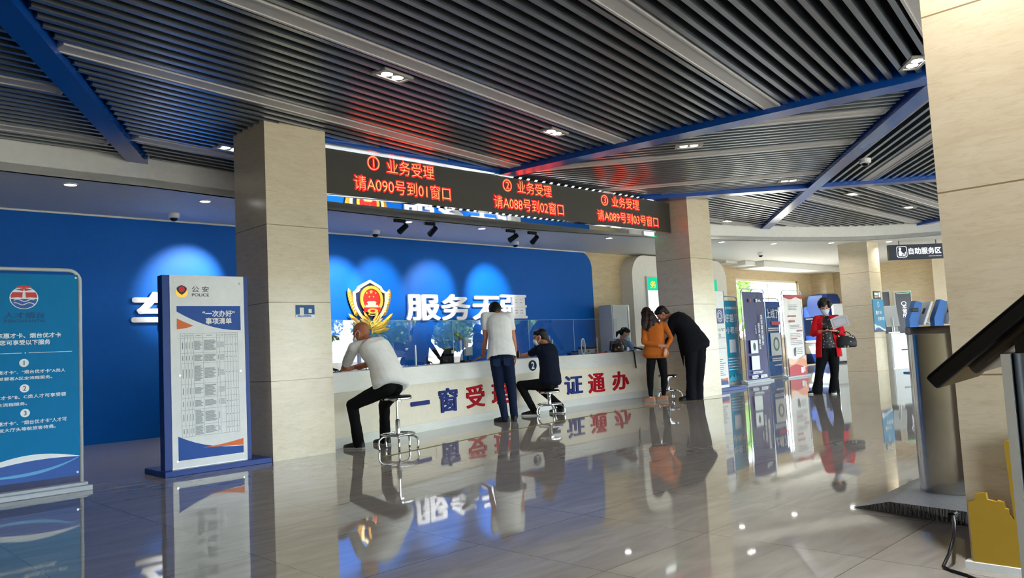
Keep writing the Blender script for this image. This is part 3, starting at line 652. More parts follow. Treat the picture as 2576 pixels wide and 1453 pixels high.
def star(cx, cz, r, y0=-.07, y1=-.061):
    return [(cx+(r if i % 2 == 0 else r*.4)*math.sin(i*PI/5), cz+(r if i % 2 == 0 else r*.4)*math.cos(i*PI/5)) for i in range(10)]
for cx, cz, r in ((.015, 2.30, .05), (-.085, 2.275, .026), (.115, 2.275, .026), (-.03, 2.205, .026), (.065, 2.205, .026)):
    bm = new(); prism(bm, star(cx, cz, r), -.072, -.06); put('star', bm, GOLD, t)
bm = new(); prism(bm, [(-.12, 2.02), (.16, 2.02), (.16, 2.05), (.11, 2.05), (.11, 2.08), (.13, 2.095), (.09, 2.12), (-.05, 2.12), (-.09, 2.095), (-.07, 2.08), (-.07, 2.05), (-.12, 2.05)], -.074, -.06); bb(bm, -.16, .2, -.078, -.06, 2.0, 2.02); put('gate', bm, GOLDP, t)
bm = new(); prism(bm, [(-.17, 2.0), (.21, 2.0), (.2, 1.9), (.12, 1.93), (.02, 1.88), (-.08, 1.93), (-.16, 1.9)], -.086, -.05); put('ribbon', bm, ERED, t)
bm = new(); ringp(bm, ell(.02, 1.93, .12, .05), ell(.02, 1.93, .06, .025), -.096, -.08); ringp(bm, ell(.02, 1.87, .1, .03), ell(.02, 1.87, .07, .015), -.09, -.06); put('cog_wheel', bm, GOLD, t)
def leaf(bm, cx, cz, a, L_, w, y):
    M = T((cx, y, cz)) @ RY(-a)
    v = [(0, 0, 0), (L_*.3, -.012, w), (L_*.75, -.008, w*.7), (L_, 0, 0), (L_*.75, -.008, -w*.7), (L_*.3, -.012, -w)]
    c = bm.verts.new(M @ Vector((L_*.5, -.035, 0))); V = [bm.verts.new(M @ Vector(q)) for q in v]
    b = bm.verts.new(M @ Vector((L_*.5, .02, 0)))
    for i in range(6): bm.faces.new((c, V[i], V[(i+1) % 6])); bm.faces.new((b, V[(i+1) % 6], V[i]))
bm = new()
for s in (-1, 1):
    for i in range(8):
        z = 1.86+.052*i; x = .33+.06*math.sin(i/7*PI*.6)+.012*i
        leaf(bm, s*(x-.03), z-.03, PI/2-s*(.34-.05*i*.6), .175, .05, -.035)
    for i in range(4): leaf(bm, s*(.10+.06*i), 1.60+.03*i, (PI/2-s*(1.18-.11*i)), .36-.02*i, .042, -.055-.004*i)
    for i in range(3): leaf(bm, s*.03, 1.53+.035*i, (PI/2-s*(1.42-.12*i)), .40-.03*i, .05, -.05)
    for i in range(3): leaf(bm, s*.02, 1.62+.03*i, (PI/2-s*(.95-.2*i)), .3, .035, -.07)
put('wreath', bm, GOLD, t)
bm = new(); ringp(bm, ell(0, 1.69, .055, .05), ell(0, 1.69, .03, .028), -.1, -.06); tube(bm, [(-.2, -.09, 1.66), (0, -.1, 1.58), (.2, -.09, 1.66)], .012, 6); tube(bm, [(0, -.09, 1.6), (0, -.08, 1.5)], .02, 6); put('knot', bm, GOLD, t)
LETW = mat('white raised letter', '#f7f3f2', .4)
def big(ch, x0, x1, z0, z1, label, bold=.03):
    o = text(None, 'wall_character', ch, x0, x1, z0, z1, 12.5, LETW, bold, .045); tag(o, label, 'lettering', 'raised white characters on the blue wall')
big('服', 9.32, 10.2, 1.735, 2.265, 'raised white wall character directly beside the gold emblem'); big('务', 10.22, 11.03, 1.73, 2.28, 'raised white wall character, second after the gold emblem')
big('无', 11.08, 11.95, 1.73, 2.25, 'raised white wall character partly behind the standing man'); big('疆', 11.92, 12.76, 1.74, 2.285, 'raised white wall character farthest along the row, past the standing man', .022)
big('车', 4.15, 5.05, 1.66, 2.25, 'raised white wall character partly hidden by the police information board')
# ================================================================== small notices on the columns
t = thing('notice_card', 'small blue and white notice stuck on the near-counter column', 'notice', (4.382, 7.933, 1.55))
bm = new(); bb(bm, 0, .237, -.003, 0, 0, .15); put('card', bm, mat('paper white', '#eceff1', .5), t)
bm = new(); bb(bm, 0, .237, -.0038, -.003, .042, .15); put('print', bm, mat('print blue', '#1e4f86', .4), t)
bm = new(); bb(bm, .05, .1, -.0045, -.0038, .03, .12); bb(bm, .16, .2, -.0045, -.0038, .06, .105); put('picture', bm, WHITE, t)
bm = new(); lines_bm(bm, .02, .2, .01, .035, -.0042, 2, .007, 4); put('caption', bm, NAVY, t)
t = thing('column_poster', 'teal poster with a white wave on the farthest column', 'poster', (21.0, 7.932, 1.01))
bm = new(); bb(bm, 0, .745, -.012, 0, 0, .86); put('sheet', bm, mat('poster teal', '#1583b5', .4), t)
bm = new(); ringp(bm, ell(.37, .73, .06, .075), ell(.37, .73, .045, .058), -.015, -.012); put('logo', bm, WHITE, t)
text(t, 'lettering', '惠才卡', .14, .56, .46, .56, -.014, WHITE, .03); text(t, 'lettering', '优享未来', .26, .7, .3, .4, -.014, WHITE, .03)
bm = new(); prism(bm, [(0, .12)]+[(.745*i/12, .12+.05*math.sin(i/12*5)+.1*max(0, 1-i/3)) for i in range(13)]+[(.745*i/12, .07+.05*math.sin(i/12*5)) for i in range(12, -1, -1)][:-1]+[(0, .05)], -.014, -.012); put('wave', bm, WHITE, t)
bm = new(); prism(bm, [(0, .0), (.745, 0), (.745, .06), (.5, .05), (.25, .1), (0, .05)], -.0135, -.012); put('wave_base', bm, NAVY, t)
t = thing('column_plate', 'small dark plate above the teal poster on the farthest column', 'plate', (21.12, 7.932, 1.88)); bm = new(); bb(bm, 0, .49, -.01, 0, 0, .21); put('plate', bm, mat('charcoal plate', '#2b2e3a', .4), t)
bm = new(); bb(bm, .05, .28, -.012, -.01, .1, .17); bb(bm, .33, .46, -.012, -.01, .05, .18); lines_bm(bm, .05, .28, .03, .08, -.012, 2, .012, 3); put('print', bm, WHITE, t)
# ================================================================== police information board
t = thing('information_board', 'white and navy police information board on a blue plinth beside the column', 'board', (2.93, 8.05, 0))
bm = new(); bb(bm, 0, 1.125, -.11, .45, 0, .055, bev=.004); put('plinth', bm, NAVY, t)
bm = new(); bb(bm, .04, .112, 0, .12, .055, 2.012); bb(bm, .898, .946, 0, .12, .055, 2.017); bb(bm, .112, .898, .02, .12, .055, 2.0); put('frame', bm, NAVY, t)
bm = new(); bb(bm, .112, .898, -.006, .02, .062, 2.015); sh = put('sheet', bm, mat('matt white panel', '#e3e4e1', .45), t)
bm = new(); bb(bm, .112, .898, -.004, .02, .0551, .0619); put('sill', bm, ALU, t)
sx = lambda f: .112+.786*f
sz = lambda f: 2.015-1.953*f
BY = -.0075
PB = mat('print royal blue', '#1c4a94', .4, spec=.2); PO = mat('print orange', '#d9713f', .45, spec=.2); INK = mat('print ink', '#4a4f58', .5)
bm = new(); C_ = [(sx(.084), sz(.163)), (sx(.945), sz(.163)), (sx(.945), sz(.297))]+[(sx(.945-.861*k), sz(.297-.005*k*10*k-.055*k*k)) for k in (.15, .3, .45, .6, .75, .88, 1)]; prism(bm, C_, BY, BY+.001); put('header', bm, PB, sh)
bm = new(); prism(bm, [(sx(.084), sz(.228)), (sx(.18), sz(.247)), (sx(.30), sz(.268)), (sx(.2), sz(.28)), (sx(.084), sz(.285))], BY-.001, BY); put('header_flash', bm, PO, sh)
text(sh, 'heading', '“一次办好”', sx(.42), sx(.865), sz(.222), sz(.186), BY-.001, WHITE, .03); text(sh, 'heading', '事项清单', sx(.46), sx(.82), sz(.262), sz(.226), BY-.001, WHITE, .03)
text(sh, 'heading', '公 安', sx(.285), sx(.515), sz(.089), sz(.058), BY, INK, .012); text(sh, 'heading', 'POLICE', sx(.285), sx(.515), sz(.112), sz(.0955), BY, INK, .02)
ex, ez = sx(.155), sz(.082)
bm = new(); prism(bm, ell(ex, ez-.02, .062, .05), BY, BY+.001); put('emblem_wreath', bm, GOLD, sh)
bm = new(); prism(bm, [(ex+x*.13, ez+.012+(z-2.12)*.11) for x, z in SHP], BY-.001, BY); put('emblem_shield', bm, ENAVY, sh)
bm = new(); prism(bm, ell(ex, ez+.014, .03, .03), BY-.002, BY-.001); put('emblem_disc', bm, ERED, sh)
bm = new(); 
cols = (.126, .177, .219, .26, .294, .42, .604, .642, .713, .752, .79, .828, .866, .897)
rows = (.308, .332, .411, .465, .573, .646, .706, .787, .845)
for f in rows: bb(bm, sx(.126), sx(.897), BY, BY+.0006, sz(f)-.0012, sz(f)+.0012)
for f in cols: bb(bm, sx(f)-.0012, sx(f)+.0012, BY, BY+.0006, sz(.845), sz(.308))
put('table_rules', bm, mat('table grey', '#8c9094', .5), sh)
bm = new(); rnd = random.Random(3)
for r_ in range(8):
    for c_ in range(13):
        x0, x1 = sx(cols[c_]), sx(cols[c_+1]); z1, z0 = sz(rows[r_]), sz(rows[r_+1]); h_ = z1-z0; w = x1-x0; zc = (z0+z1)/2
        if r_ == 0: lines_bm(bm, x0+w*.25, x1-w*.2, zc-.006, zc+.006, BY, 2, .003, c_)
        elif c_ in (4, 5): k = max(3, int(h_/.0085*(rnd.uniform(.5, .95)))); lines_bm(bm, x0+w*.06, x1-w*.04, zc-k*.0042, zc+k*.0042, BY, k, .0045, r_*20+c_, .35)
        elif c_ == 7: lines_bm(bm, x0+w*.06, x1-w*.05, zc-.03, zc+.03, BY, 6, .0035, r_*9+c_, .2) if r_ < 6 else None
        elif c_ < 4 or c_ == 6: bb(bm, x0+w*.42, x1-w*.42, BY, BY+.0006, zc-h_*.22, zc+h_*.22)
        else: bb(bm, x0+w*.35, x1-w*.35, BY, BY+.0006, zc-.004, zc+.004)
put('table_lettering', bm, mat('table print', '#767b80', .6), sh)['kind'] = 'stuff'
bm = new(); prism(bm, [(sx(.075), sz(.962)), (sx(.945), sz(.962)), (sx(.945), sz(.925))]+[(sx(.945-.87*k), sz(.925-.012*k-.075*k**2.4)) for k in (.15, .3, .45, .6, .75, .88, 1)], BY, BY+.001); put('footer', bm, PB, sh)
bm = new(); prism(bm, [(sx(.945), sz(.885)), (sx(.945), sz(.921))]+[(sx(.945-.55*k), sz(.921-.012*k)) for k in (.3, .6, 1)]+[(sx(.945-.55*k), sz(.885+.023*math.sin(k*PI/2))) for k in (.6, .3)], BY-.0005, BY+.0005); put('footer_flash', bm, PO, sh)
for fx, fz in ((.06, .03), (.94, .04), (.06, .965), (.94, .968), (.11, .525), (.93, .52)): bm = new(); cyl(bm, (sx(fx), -.012, sz(fz)), (sx(fx), -.006, sz(fz)), .009, seg=12); put('screw_cap', bm, CHROME, t)
# ================================================================== roll-up and frame banners
def banner_frame(t, w, h_, base=True, top_r=.1, fr=.013, m=None, dy=0):
    m = m or ALU
    bm = new(); r = top_r; pts = [(-w/2, dy, .03), (-w/2, dy, h_-r)]+[(-w/2+r-r*math.cos(a*PI/12), dy, h_-r+r*math.sin(a*PI/12)) for a in range(1, 7)]
    pts += [(-x, y, z) for x, y, z in pts[::-1]]
    tube(bm, pts, fr, 8); put('frame', bm, m, t, smooth=True)
    if base:
        bm = new(); bb(bm, -w/2-.1, w/2+.06, -.075, -.01, 0, .045, bev=.006); bb(bm, -w/2-.08, w/2+.04, -.01, .1, 0, .07, bev=.008); put('base', bm, mat('banner base grey', '#aeb4ba', .35), t)
def sheet(t, w, z0, z1, y, m, curl=0.0, n=14):
    bm = new(); R = []
    for i in range(n+1):
        z = z0+(z1-z0)*i/n
        R.append([(x*w/2, y-.02*curl*math.sin(i/n*PI)*(1 if x < 0 else -1)-curl*.03*math.cos(3*x), z) for x in (-1, -.6, -.2, .2, .6, 1)])
    fr = [[Vector(p) for p in r]+[Vector((p[0], p[1]+.004, p[2])) for p in r[::-1]] for r in R]; loft(bm, fr)
    return put('sheet', bm, m, t, smooth=False)
# the teal banner beside the information board
t = thing('banner_stand', 'teal banner stand about talent-card services at the frame edge', 'banner', (1.735, 8.0, 0))
banner_frame(t, .965, 2.03, True, .1, .018, mat('banner tube', '#c6c9c8', .35), .05)
s_ = sheet(t, .905, .14, 1.982, 0, mat('banner teal', '#0579ae', .6, spec=.15))
def P_(x): return x-1.735
WH = mat('banner white', '#eef3f5', .45); DBL = mat('banner deep blue', '#1e4f9c', .4)
text(s_, 'lettering', '人才烟台', P_(1.596), P_(1.913), 1.582, 1.638, -.003, mat('banner logo blue', '#0c4377', .5), .015); text(s_, 'lettering', 'RENCAIYANTAI', P_(1.599), P_(1.911), 1.545, 1.573, -.003, mat('banner logo blue', '#0c4377', .5), .01)
TB = -.003
text(s_, 'lettering', '山东惠才卡、烟台优才卡', P_(1.492), P_(2.044), 1.406, 1.452, TB, WH, .025); text(s_, 'lettering', '您可享受以下服务', P_(1.562), P_(1.956), 1.345, 1.391, TB, WH, .025)
bm = new(); bb(bm, P_(1.36), P_(1.732), TB, TB+.001, 1.272, 1.276); bb(bm, P_(1.784), P_(2.133), TB, TB+.001, 1.272, 1.276); prism(bm, ell(P_(1.758), 1.274, .005, .005, 8), TB, TB+.001); put('divider', bm, WH, s_)
for n_, xc, zc in (('1', 1.748, 1.186), ('2', 1.751, .961), ('3', 1.755, .743)):
    bm = new(); prism(bm, ell(P_(xc), zc, .037, .036), TB, TB+.001); put('number_disc', bm, WH, s_); text(s_, 'number', n_, P_(xc)-.013, P_(xc)+.013, zc-.02, zc+.02, TB-.001, INK, .015, fitw=False)
for body, x0, x1, z0, z1 in (('持“惠才卡”、“烟台优才卡”A类人', 1.49, 2.077, 1.09, 1.123), ('才享受要客A区全流程服务。', 1.47, 1.969, 1.037, 1.066), ('持“优才卡”B、C类人才可享受要', 1.46, 2.081, .87, .905), ('客全流程服务。', 1.50, 1.77, .812, .842), ('持“惠才卡”、“烟台优才卡”人才可', 1.49, 2.084, .644, .68), ('在出发大厅头等舱旅客待遇。', 1.47, 1.994, .59, .622)):
    text(s_, 'lettering', body, P_(x0), P_(x1), z0, z1, TB, WH, .015)
lx, lz = P_(1.75), 1.765
bm = new(); prism(bm, ell(lx, lz, .112, .1), TB, TB+.001); put('logo_disc', bm, WH, s_)
bm = new(); prism(bm, [(lx+x, lz+z) for x, z in [(-.1, .0), (-.104, .02), (-.09, .05), (.09, .05), (.104, .02), (.1, 0), (.05, .006), (0, 0), (-.05, .006)]], TB-.001, TB); prism(bm, [(lx-.07, lz+.075), (lx, lz+.09), (lx+.07, lz+.075), (lx+.0, lz+.06)], TB-.001, TB); prism(bm, ell(lx, lz+.078, .07, .035, 14, 20, 160), TB-.001, TB); put('logo_red', bm, mat('logo red', '#c8342f', .4), s_)
bm = new(); prism(bm, ell(lx, lz-.006, .102, .088, 16, 182, 358), TB-.001, TB); put('logo_blue', bm, DBL, s_)
bm = new(); prism(bm, [(lx-.014, lz), (lx+.014, lz), (lx+.009, lz+.055), (lx, lz+.08), (lx-.009, lz+.055)], TB-.002, TB-.001); 
for k in range(2): tube(bm, [(lx-.08+.16*i/10, TB-.001, lz-.022-.03*k+.01*math.sin(i*.9+k)) for i in range(11)], .0045, 5)
put('logo_lighthouse', bm, WH, s_)
wv = lambda f: .245+.045*f+.03*math.sin(f*PI*1.15-.6)
bm = new(); prism(bm, [(-.4525, .14), (.4525, .14)]+[(.4525-.905*k/16, wv(1-k/16)+.02) for k in range(17)], TB, TB+.001); put('wave_base', bm, DBL, s_)
bm = new(); prism(bm, [(-.4525+.905*k/16, wv(k/16)+.018) for k in range(17)]+[(.4525-.905*k/16, wv(1-k/16)+.018+.004+.05*math.sin(k/16*PI)) for k in range(17)], TB-.001, TB); put('wave', bm, WH, s_)
bm = new(); prism(bm, [(-.3+.74*k/12, .2-.02*math.sin(k/12*PI)+.1*(k/12)**3) for k in range(13)]+[(.44-.74*k/12, .2-.02*math.sin((12-k)/12*PI)+.1*((12-k)/12)**3+.022*math.sin(k/12*PI)+.006) for k in range(13)], TB-.0015, TB-.0005); put('wave_line', bm, mat('banner pale blue', '#5aa3d4', .4), s_)
for x, z in ((.435, 1.955), (.435, .17)): bm = new(); ringp(bm, ell(x, z, .009, .009, 12), ell(x, z, .004, .004, 12), TB-.001, TB); put('eyelet', bm, CHROME, t)
# banners in the far corner
t = thing('display_totem', 'white totem board with a navy badge beside the middle column', 'board', (14.0, 8.42, 0))
bm = new(); bb(bm, -.4, .9, -.12, .42, 0, .06, bev=.004); put('plinth', bm, NAVY, t)
bm = new(); bb(bm, -.4, .43, .0, .08, .06, 2.04); put('frame', bm, NAVY, t)
bm = new(); bb(bm, -.37, .39, -.01, 0, .065, 2.035); s_ = put('sheet', bm, mat('matt white panel', '#e3e4e1', .45), t)
bm = new(); bb(bm, -.3, .35, -.012, -.01, 1.37, 1.68); put('badge_panel', bm, NAVY, s_)
bm = new(); ringp(bm, ell(.2, 1.525, .1, .12), ell(.2, 1.525, .085, .103), -.014, -.012); ringp(bm, ell(.2, 1.525, .06, .075), ell(.2, 1.525, .045, .058), -.014, -.012); put('badge', bm, WHITE, s_)
text(s_, 'lettering', '“互联网+公安”', -.32, .36, 1.21, 1.28, -.012, INK, .01); text(s_, 'lettering', '服务平台', -.2, .2, 1.1, 1.17, -.012, INK, .01)
bm = new(); bb(bm, -.33, .36, -.0115, -.01, 1.07, 1.078); bb(bm, -.33, .36, -.0115, -.01, .86, .868); lines_bm(bm, -.25, .3, .3, .66, -.0115, 9, .012, 5); put('print', bm, INK, s_)
bm = new(); prism(bm, [(-.35, .12), (.36, .12), (.36, .24), (-.1, .26), (-.35, .32)], -.0115, -.01); put('footer', bm, NAVY, s_)
bm = new(); prism(bm, [(.36, .2), (.36, .26), (.0, .23)], -.0125, -.011); put('footer_flash', bm, PO, s_)
for z in (1.95, .95): bm = new(); cyl(bm, (.34, -.014, z), (.34, -.01, z), .01, seg=10); put('screw_cap', bm, CHROME, t)
def pole_banner(name, x, y, w, h_, top, bot, m, label, rz=0, curl=.6):
    t = thing(name, label, 'banner', (x, y, 0), rz, 'frame banners by the bright window')
    banner_frame(t, w, h_, True, .12, .014); return t, sheet(t, w-.1, bot, top, -.02, m, curl)
tT, sT = pole_banner('frame_banner', 16.27, 9.42, .9, 2.03, 1.93, .06, mat('banner cyan', '#1f9fc0', .4), 'teal frame banner behind the white totem board', 0, .3)
WT = WH
BY2 = -.05
text(sT, 'lettering', '烟台市政务服务', -.3, .36, 1.72, 1.79, BY2, WT, .02); text(sT, 'lettering', '好差评', -.26, .38, 1.42, 1.62, BY2, WT, .03); text(sT, 'lettering', '小程序', -.22, .34, 1.16, 1.32, BY2, WT, .03)
bm = new(); bb(bm, -.1, .18, BY2, BY2+.01, .72, 1.02); put('blank_square', bm, WT, sT)
bm = new(); lines_bm(bm, -.2, .35, .3, .62, BY2, 5, .02, 8); put('print', bm, WT, sT)
bm = new(); prism(bm, [(-.37, .07), (.39, .07), (.39, .2), (.3, .14), (.22, .2), (.15, .13), (.06, .24), (.02, .14), (-.1, .2), (-.2, .13), (-.37, .18)], BY2, BY2+.01); put('skyline', bm, mat('banner cyan light', '#5cc3d8', .4), sT)
tN, sN = pole_banner('frame_banner', 16.75, 9.02, 1.08, 2.17, 2.1, .07, mat('banner indigo', '#2a2a68', .35), 'tall indigo frame banner with a vertical white title', 0, .5)
text(sN, 'lettering', '国家政务服务', .17, .27, .86, 1.56, BY2-.01, WT, .015, vertical=True); text(sN, 'lettering', '投诉与建议', .02, .12, .76, 1.38, BY2-.01, WT, .015, vertical=True); text(sN, 'lettering', '小程序', -.1, -.05, 1.12, 1.34, BY2-.01, WT, .01, vertical=True)
bm = new(); bb(bm, -.36, -.03, BY2-.01, BY2, .68, .98); bb(bm, -.36, .0, BY2-.01, BY2, .3, .62); put('blank_square', bm, WT, sN)
bm = new(); prism(bm, ell(-.195, .83, .06, .09), BY2-.012, BY2-.01); put('oval_mark', bm, INK, sN)
bm = new(); bb(bm, .02, .08, BY2-.01, BY2, 1.86, 1.94); lines_bm(bm, .1, .26, 1.87, 1.92, BY2-.01, 2, .02, 2); lines_bm(bm, -.34, .15, .21, .27, BY2-.01, 2, .02, 3); lines_bm(bm, -.4, -.1, .1, .18, BY2-.01, 3, .02, 4); lines_bm(bm, 0, .32, .1, .18, BY2-.01, 3, .02, 7); put('print', bm, WT, sN)
bm = new(); bb(bm, -.27, -.22, BY2-.01, BY2, 1.86, 1.94); put('mark', bm, mat('logo red', '#c8342f', .4), sN)
tB, sB = pole_banner('frame_banner', 18.72, 9.62, .95, 2.01, 1.93, .04, mat('banner blue', '#165a9e', .35), 'blue frame banner with a white title behind the indigo one', 0, .5)
text(sB, 'lettering', '上线了!', -.35, .36, 1.5, 1.74, BY2-.01, WT, .03)
bm = new(); bb(bm, -.1, .38, BY2-.01, BY2, 1.33, 1.42); put('red_label', bm, mat('label red', '#d3556a', .4), sB)
bm = new(); bb(bm, -.2, .33, BY2-.01, BY2, .55, 1.13); put('blank_square', bm, WT, sB)
bm = new(); ringp(bm, ell(.08, .84, .16, .18), ell(.08, .84, .1, .12), BY2-.012, BY2-.01); put('ring_mark', bm, mat('soft green', '#6c8f7c', .4), sB)
bm = new(); lines_bm(bm, -.3, .35, 1.17, 1.27, BY2-.01, 2, .03, 2, .1); lines_bm(bm, -.2, .33, .4, .5, BY2-.01, 2, .03, 3, .1); lines_bm(bm, -.1, .3, .28, .33, BY2-.01, 1, .03, 3, .1); put('print', bm, WT, sB)
bm = new(); bb(bm, -.42, .42, BY2-.005, BY2, 1.78, 1.92); put('header', bm, DBL, sB)
tR, sR = pole_banner('frame_banner', 18.7, 9.02, 1.06, 2.16, 2.06, .04, mat('banner off white', '#ece9e8', .4), 'white frame banner with red waves by the blue machine', 0, .2)
RW = mat('wave red', '#b8434e', .45); OW = mat('wave orange', '#dd9a78', .45); PW = mat('wave pale', '#ecc6b4', .45)
b0 = BY2+.005
def wave_band(lo, hi, y0, y1):
    xs = [-.48+.96*i/24 for i in range(25)]; bm = new(); prism(bm, [(x, lo(x)) for x in xs]+[(x, max(hi(x), lo(x)+.004)) for x in xs[::-1]], y0, y1); return bm
w0 = lambda x: .045; w1 = lambda x: .27+.05*math.sin(5*x+2.2); w2 = lambda x: .39+.07*math.sin(6*x+.3); w3 = lambda x: .49+.05*math.sin(4.5*x-1.2)
put('wave_red', wave_band(w0, w1, b0-.003, b0), RW, sR); put('wave_orange', wave_band(w1, w2, b0-.002, b0+.001), OW, sR); put('wave_pale', wave_band(w2, w3, b0-.001, b0+.002), PW, sR)
put('wave_top', wave_band(lambda x: 1.97+.03*math.sin(9*x), lambda x: 2.055, b0-.002, b0), RW, sR)
bm = new()
lines_bm(bm, -.26, .2, 1.66, 1.82, b0-.001, 4, .016, 4); lines_bm(bm, -.28, .34, 1.2, 1.31, b0-.001, 3, .016, 5); lines_bm(bm, -.28, .36, .98, 1.1, b0-.001, 3, .016, 6); lines_bm(bm, -.28, .34, .8, .92, b0-.001, 3, .016, 7); lines_bm(bm, .0, .32, .56, .74, b0-.001, 4, .014, 8); put('print', bm, mat('print grey', '#9a9aa0', .5), sR)
bm = new(); bb(bm, -.32, .08, b0-.003, b0, 1.5, 1.54); lines_bm(bm, -.3, 0, 1.35, 1.43, b0-.002, 1, .05, 1, 0); lines_bm(bm, .1, .36, 1.13, 1.17, b0-.002, 1, .04, 1, 0); lines_bm(bm, -.26, .05, .94, .97, b0-.002, 1, .03, 1, 0); put('print_red', bm, mat('print brick', '#b0706c', .5), sR)
bm = new(); tube(bm, [(-.16, b0-.004, .72), (-.16, b0-.004, .55), (-.12, b0-.004, .53), (-.09, b0-.004, .56), (-.09, b0-.004, .66)], .008, 6); bb(bm, -.1, -.06, b0-.004, b0, .62, .74); put('charger_picture', bm, INK, sR)
bm = new(); bb(bm, .14, .27, b0-.006, b0-.003, .1, .24); bb(bm, .3, .36, b0-.006, b0-.003, .12, .26); put('white_marks', bm, WH, sR)
# ================================================================== far corner machines
t = thing('service_machine', 'large blue and white self-service machine in the far corner', 'machine', (27.0, 11.75, 0), -PI/2-.35)
BLU = mat('machine blue', '#1b3268', .3)
bm = new(); bb(bm, -.66, .62, -.5, .35, 0.05, .72, bev=.04, seg=3); put('pedestal', bm, mat('machine white', '#dfe4e8', .35), t)
bm = new(); bb(bm, -.62, .58, -.53, .3, .02, .34, bev=.02); put('kick_panel', bm, mat('machine navy', '#142a5c', .35), t)
bm = new(); prism(bm, rrect(-.7, .5, .73, 2.0, .16, 6, (1, 1, 0, 0)), -.45, .35); put('housing', bm, BLU, t, auto=40)
bm = new(); loft(bm, [[Vector((x*.5*w-.1, y*.4*w-.05, z)) for x, y in ((-1, -.7), (-.7, -1), (.7, -1), (1, -.7), (1, .7), (.7, 1), (-.7, 1), (-1, .7))] for z, w in ((2.0, 1), (2.2, .98), (2.36, .86), (2.4, .7))]); put('hood', bm, BLU, t, auto=35)
bm = new(); ringp(bm, rrect(.36, .74, .73, 2.02, .12, 5), rrect(.42, .66, .83, 1.92, .08, 5), -.48, .38); put('side_frame', bm, mat('machine white', '#dfe4e8', .35), t)
bm = new(); bb(bm, -.62, .3, -.47, -.45, 1.0, 1.62); sc_ = put('screen', bm, emis('machine screen', (.03, .05, .1), .8), t)
bm = new(); [bb(bm, -.3, .1, -.475, -.47, 1.06+.075*i, 1.1+.075*i) for i in range(6)]; bb(bm, -.55, .2, -.475, -.47, 1.54, 1.58); put('screen_rows', bm, emis('screen rows', (.8, .9, 1), .6), sc_)
bm = new(); bb(bm, -.66, .5, -.56, -.45, .73, .8); put('shelf', bm, mat('machine white', '#dfe4e8', .35), t)
t = thing('hanging_sign', 'dark hanging sign with white characters under the far soffit', 'sign', (21.6, 7.64, 0), math.atan2(6.65-7.64, 22.9-21.6))
bm = new(); bb(bm, 0, 1.76, -.04, .04, 2.888, 3.29); put('panel', bm, mat('sign charcoal', '#23283a', .35), t)
SW = emis('sign white', (.92, .95, 1), 1.0)
bm = new(); ringp(bm, rrect(.22, .52, 2.95, 3.245, .05, 5), rrect(.235, .505, 2.965, 3.23, .045, 5), -.044, -.04); prism(bm, ell(.32, 3.18, .035, .038, 14), -.044, -.04); prism(bm, [(.275, 2.99), (.275, 3.1), (.3, 3.14), (.34, 3.14), (.37, 3.08), (.42, 3.05), (.42, 3.03), (.36, 3.04), (.36, 2.99)], -.044, -.04); prism(bm, [(.38, 2.99), (.46, 2.99), (.485, 3.09), (.465, 3.1), (.44, 3.02), (.38, 3.02)], -.044, -.04); put('pictogram', bm, SW, t)
text(t, 'lettering', '自助服务区', .56, 1.5, 3.02, 3.2, -.043, SW, .03); text(t, 'lettering', 'ZIZHUFUWUQU', 1.13, 1.5, 2.945, 2.975, -.043, SW, 0)
for x in (.33, 1.4): bm = new(); cyl(bm, (x, 0, 3.29), (x, 0, 3.4), .012, seg=8); put('rod', bm, DGREY, t)
t = thing('desk_cabinet', 'white desk cabinet beside the farthest column', 'cabinet', (21.82, 7.83, 0), -.407)
bm = new(); bb(bm, 0, 2.6, 0, .5, 0, .85); put('body', bm, mat('cabinet white', '#e9edee', .4), t)
bm = new(); bb(bm, -.02, 2.62, -.03, .52, .85, .945); put('worktop', bm, mat('cabinet white', '#e9edee', .4), t)
for i in range(3): bm = new(); bb(bm, .02+.86*i, .86+.86*i, -.015, 0, .03, .84); d_ = put('door', bm, mat('cabinet white', '#e9edee', .4), t); bm = new(); bb(bm, .32+.86*i, .58+.86*i, -.03, -.015, .49, .515); put('handle', bm, BLACK, d_)
def tower(x, y, rz, label, h_=2.14, w=.44, mark=True):
    t = thing('service_tower', label, 'machine', (x, y, 0), rz, 'white towers behind the desk cabinet')
    bm = new(); bb(bm, -w/2, w/2, 0, .34, 0, h_, bev=.012); put('housing', bm, mat('tower white', '#d9dad2', .4), t)
    bm = new(); bb(bm, -w/2+.02, w/2-.02, -.012, 0, .5, h_-.04); f = put('front_panel', bm, mat('tower black', '#17161f', .2), t)
    if mark:
        text(f, 'lettering', '车管所', -.05, .07, 1.38, 1.74, -.014, SW, .02, vertical=True)
        bm = new(); ringp(bm, ell(0, 1.78, .07, .06), ell(0, 1.78, .05, .042), -.014, -.012); put('badge', bm, SW, f)
        bm = new(); bb(bm, -w/2+.05, w/2-.05, -.016, -.012, h_-.075, h_-.06); put('status_lamp', bm, emis('green status', (.1, .9, .2), 2), f)
tower(23.62, 8.05, -1.05, 'white tower machine with a black lettered front behind the desk cabinet'); tower(23.75, 8.72, -1.05, 'white tower machine half hidden behind the lettered one', 2.2, .5, False)
t = thing('tablet_stand', 'grey tilted tablet on a stand beside the teal column poster', 'tablet', (22.42, 7.95, .955), -1.0)
bm = new(); box(bm, (0, 0, .5), (.34, .03, .62), M=T((0, 0, 0)) @ RX(-.35), bev=.01); put('panel', bm, mat('tablet grey', '#b4b8ba', .35), t); bm = new(); cyl(bm, (0, .02, 0), (0, .12, .42), .03); bb(bm, -.12, .12, -.1, .12, 0, .03); put('stand', bm, ALU, t)
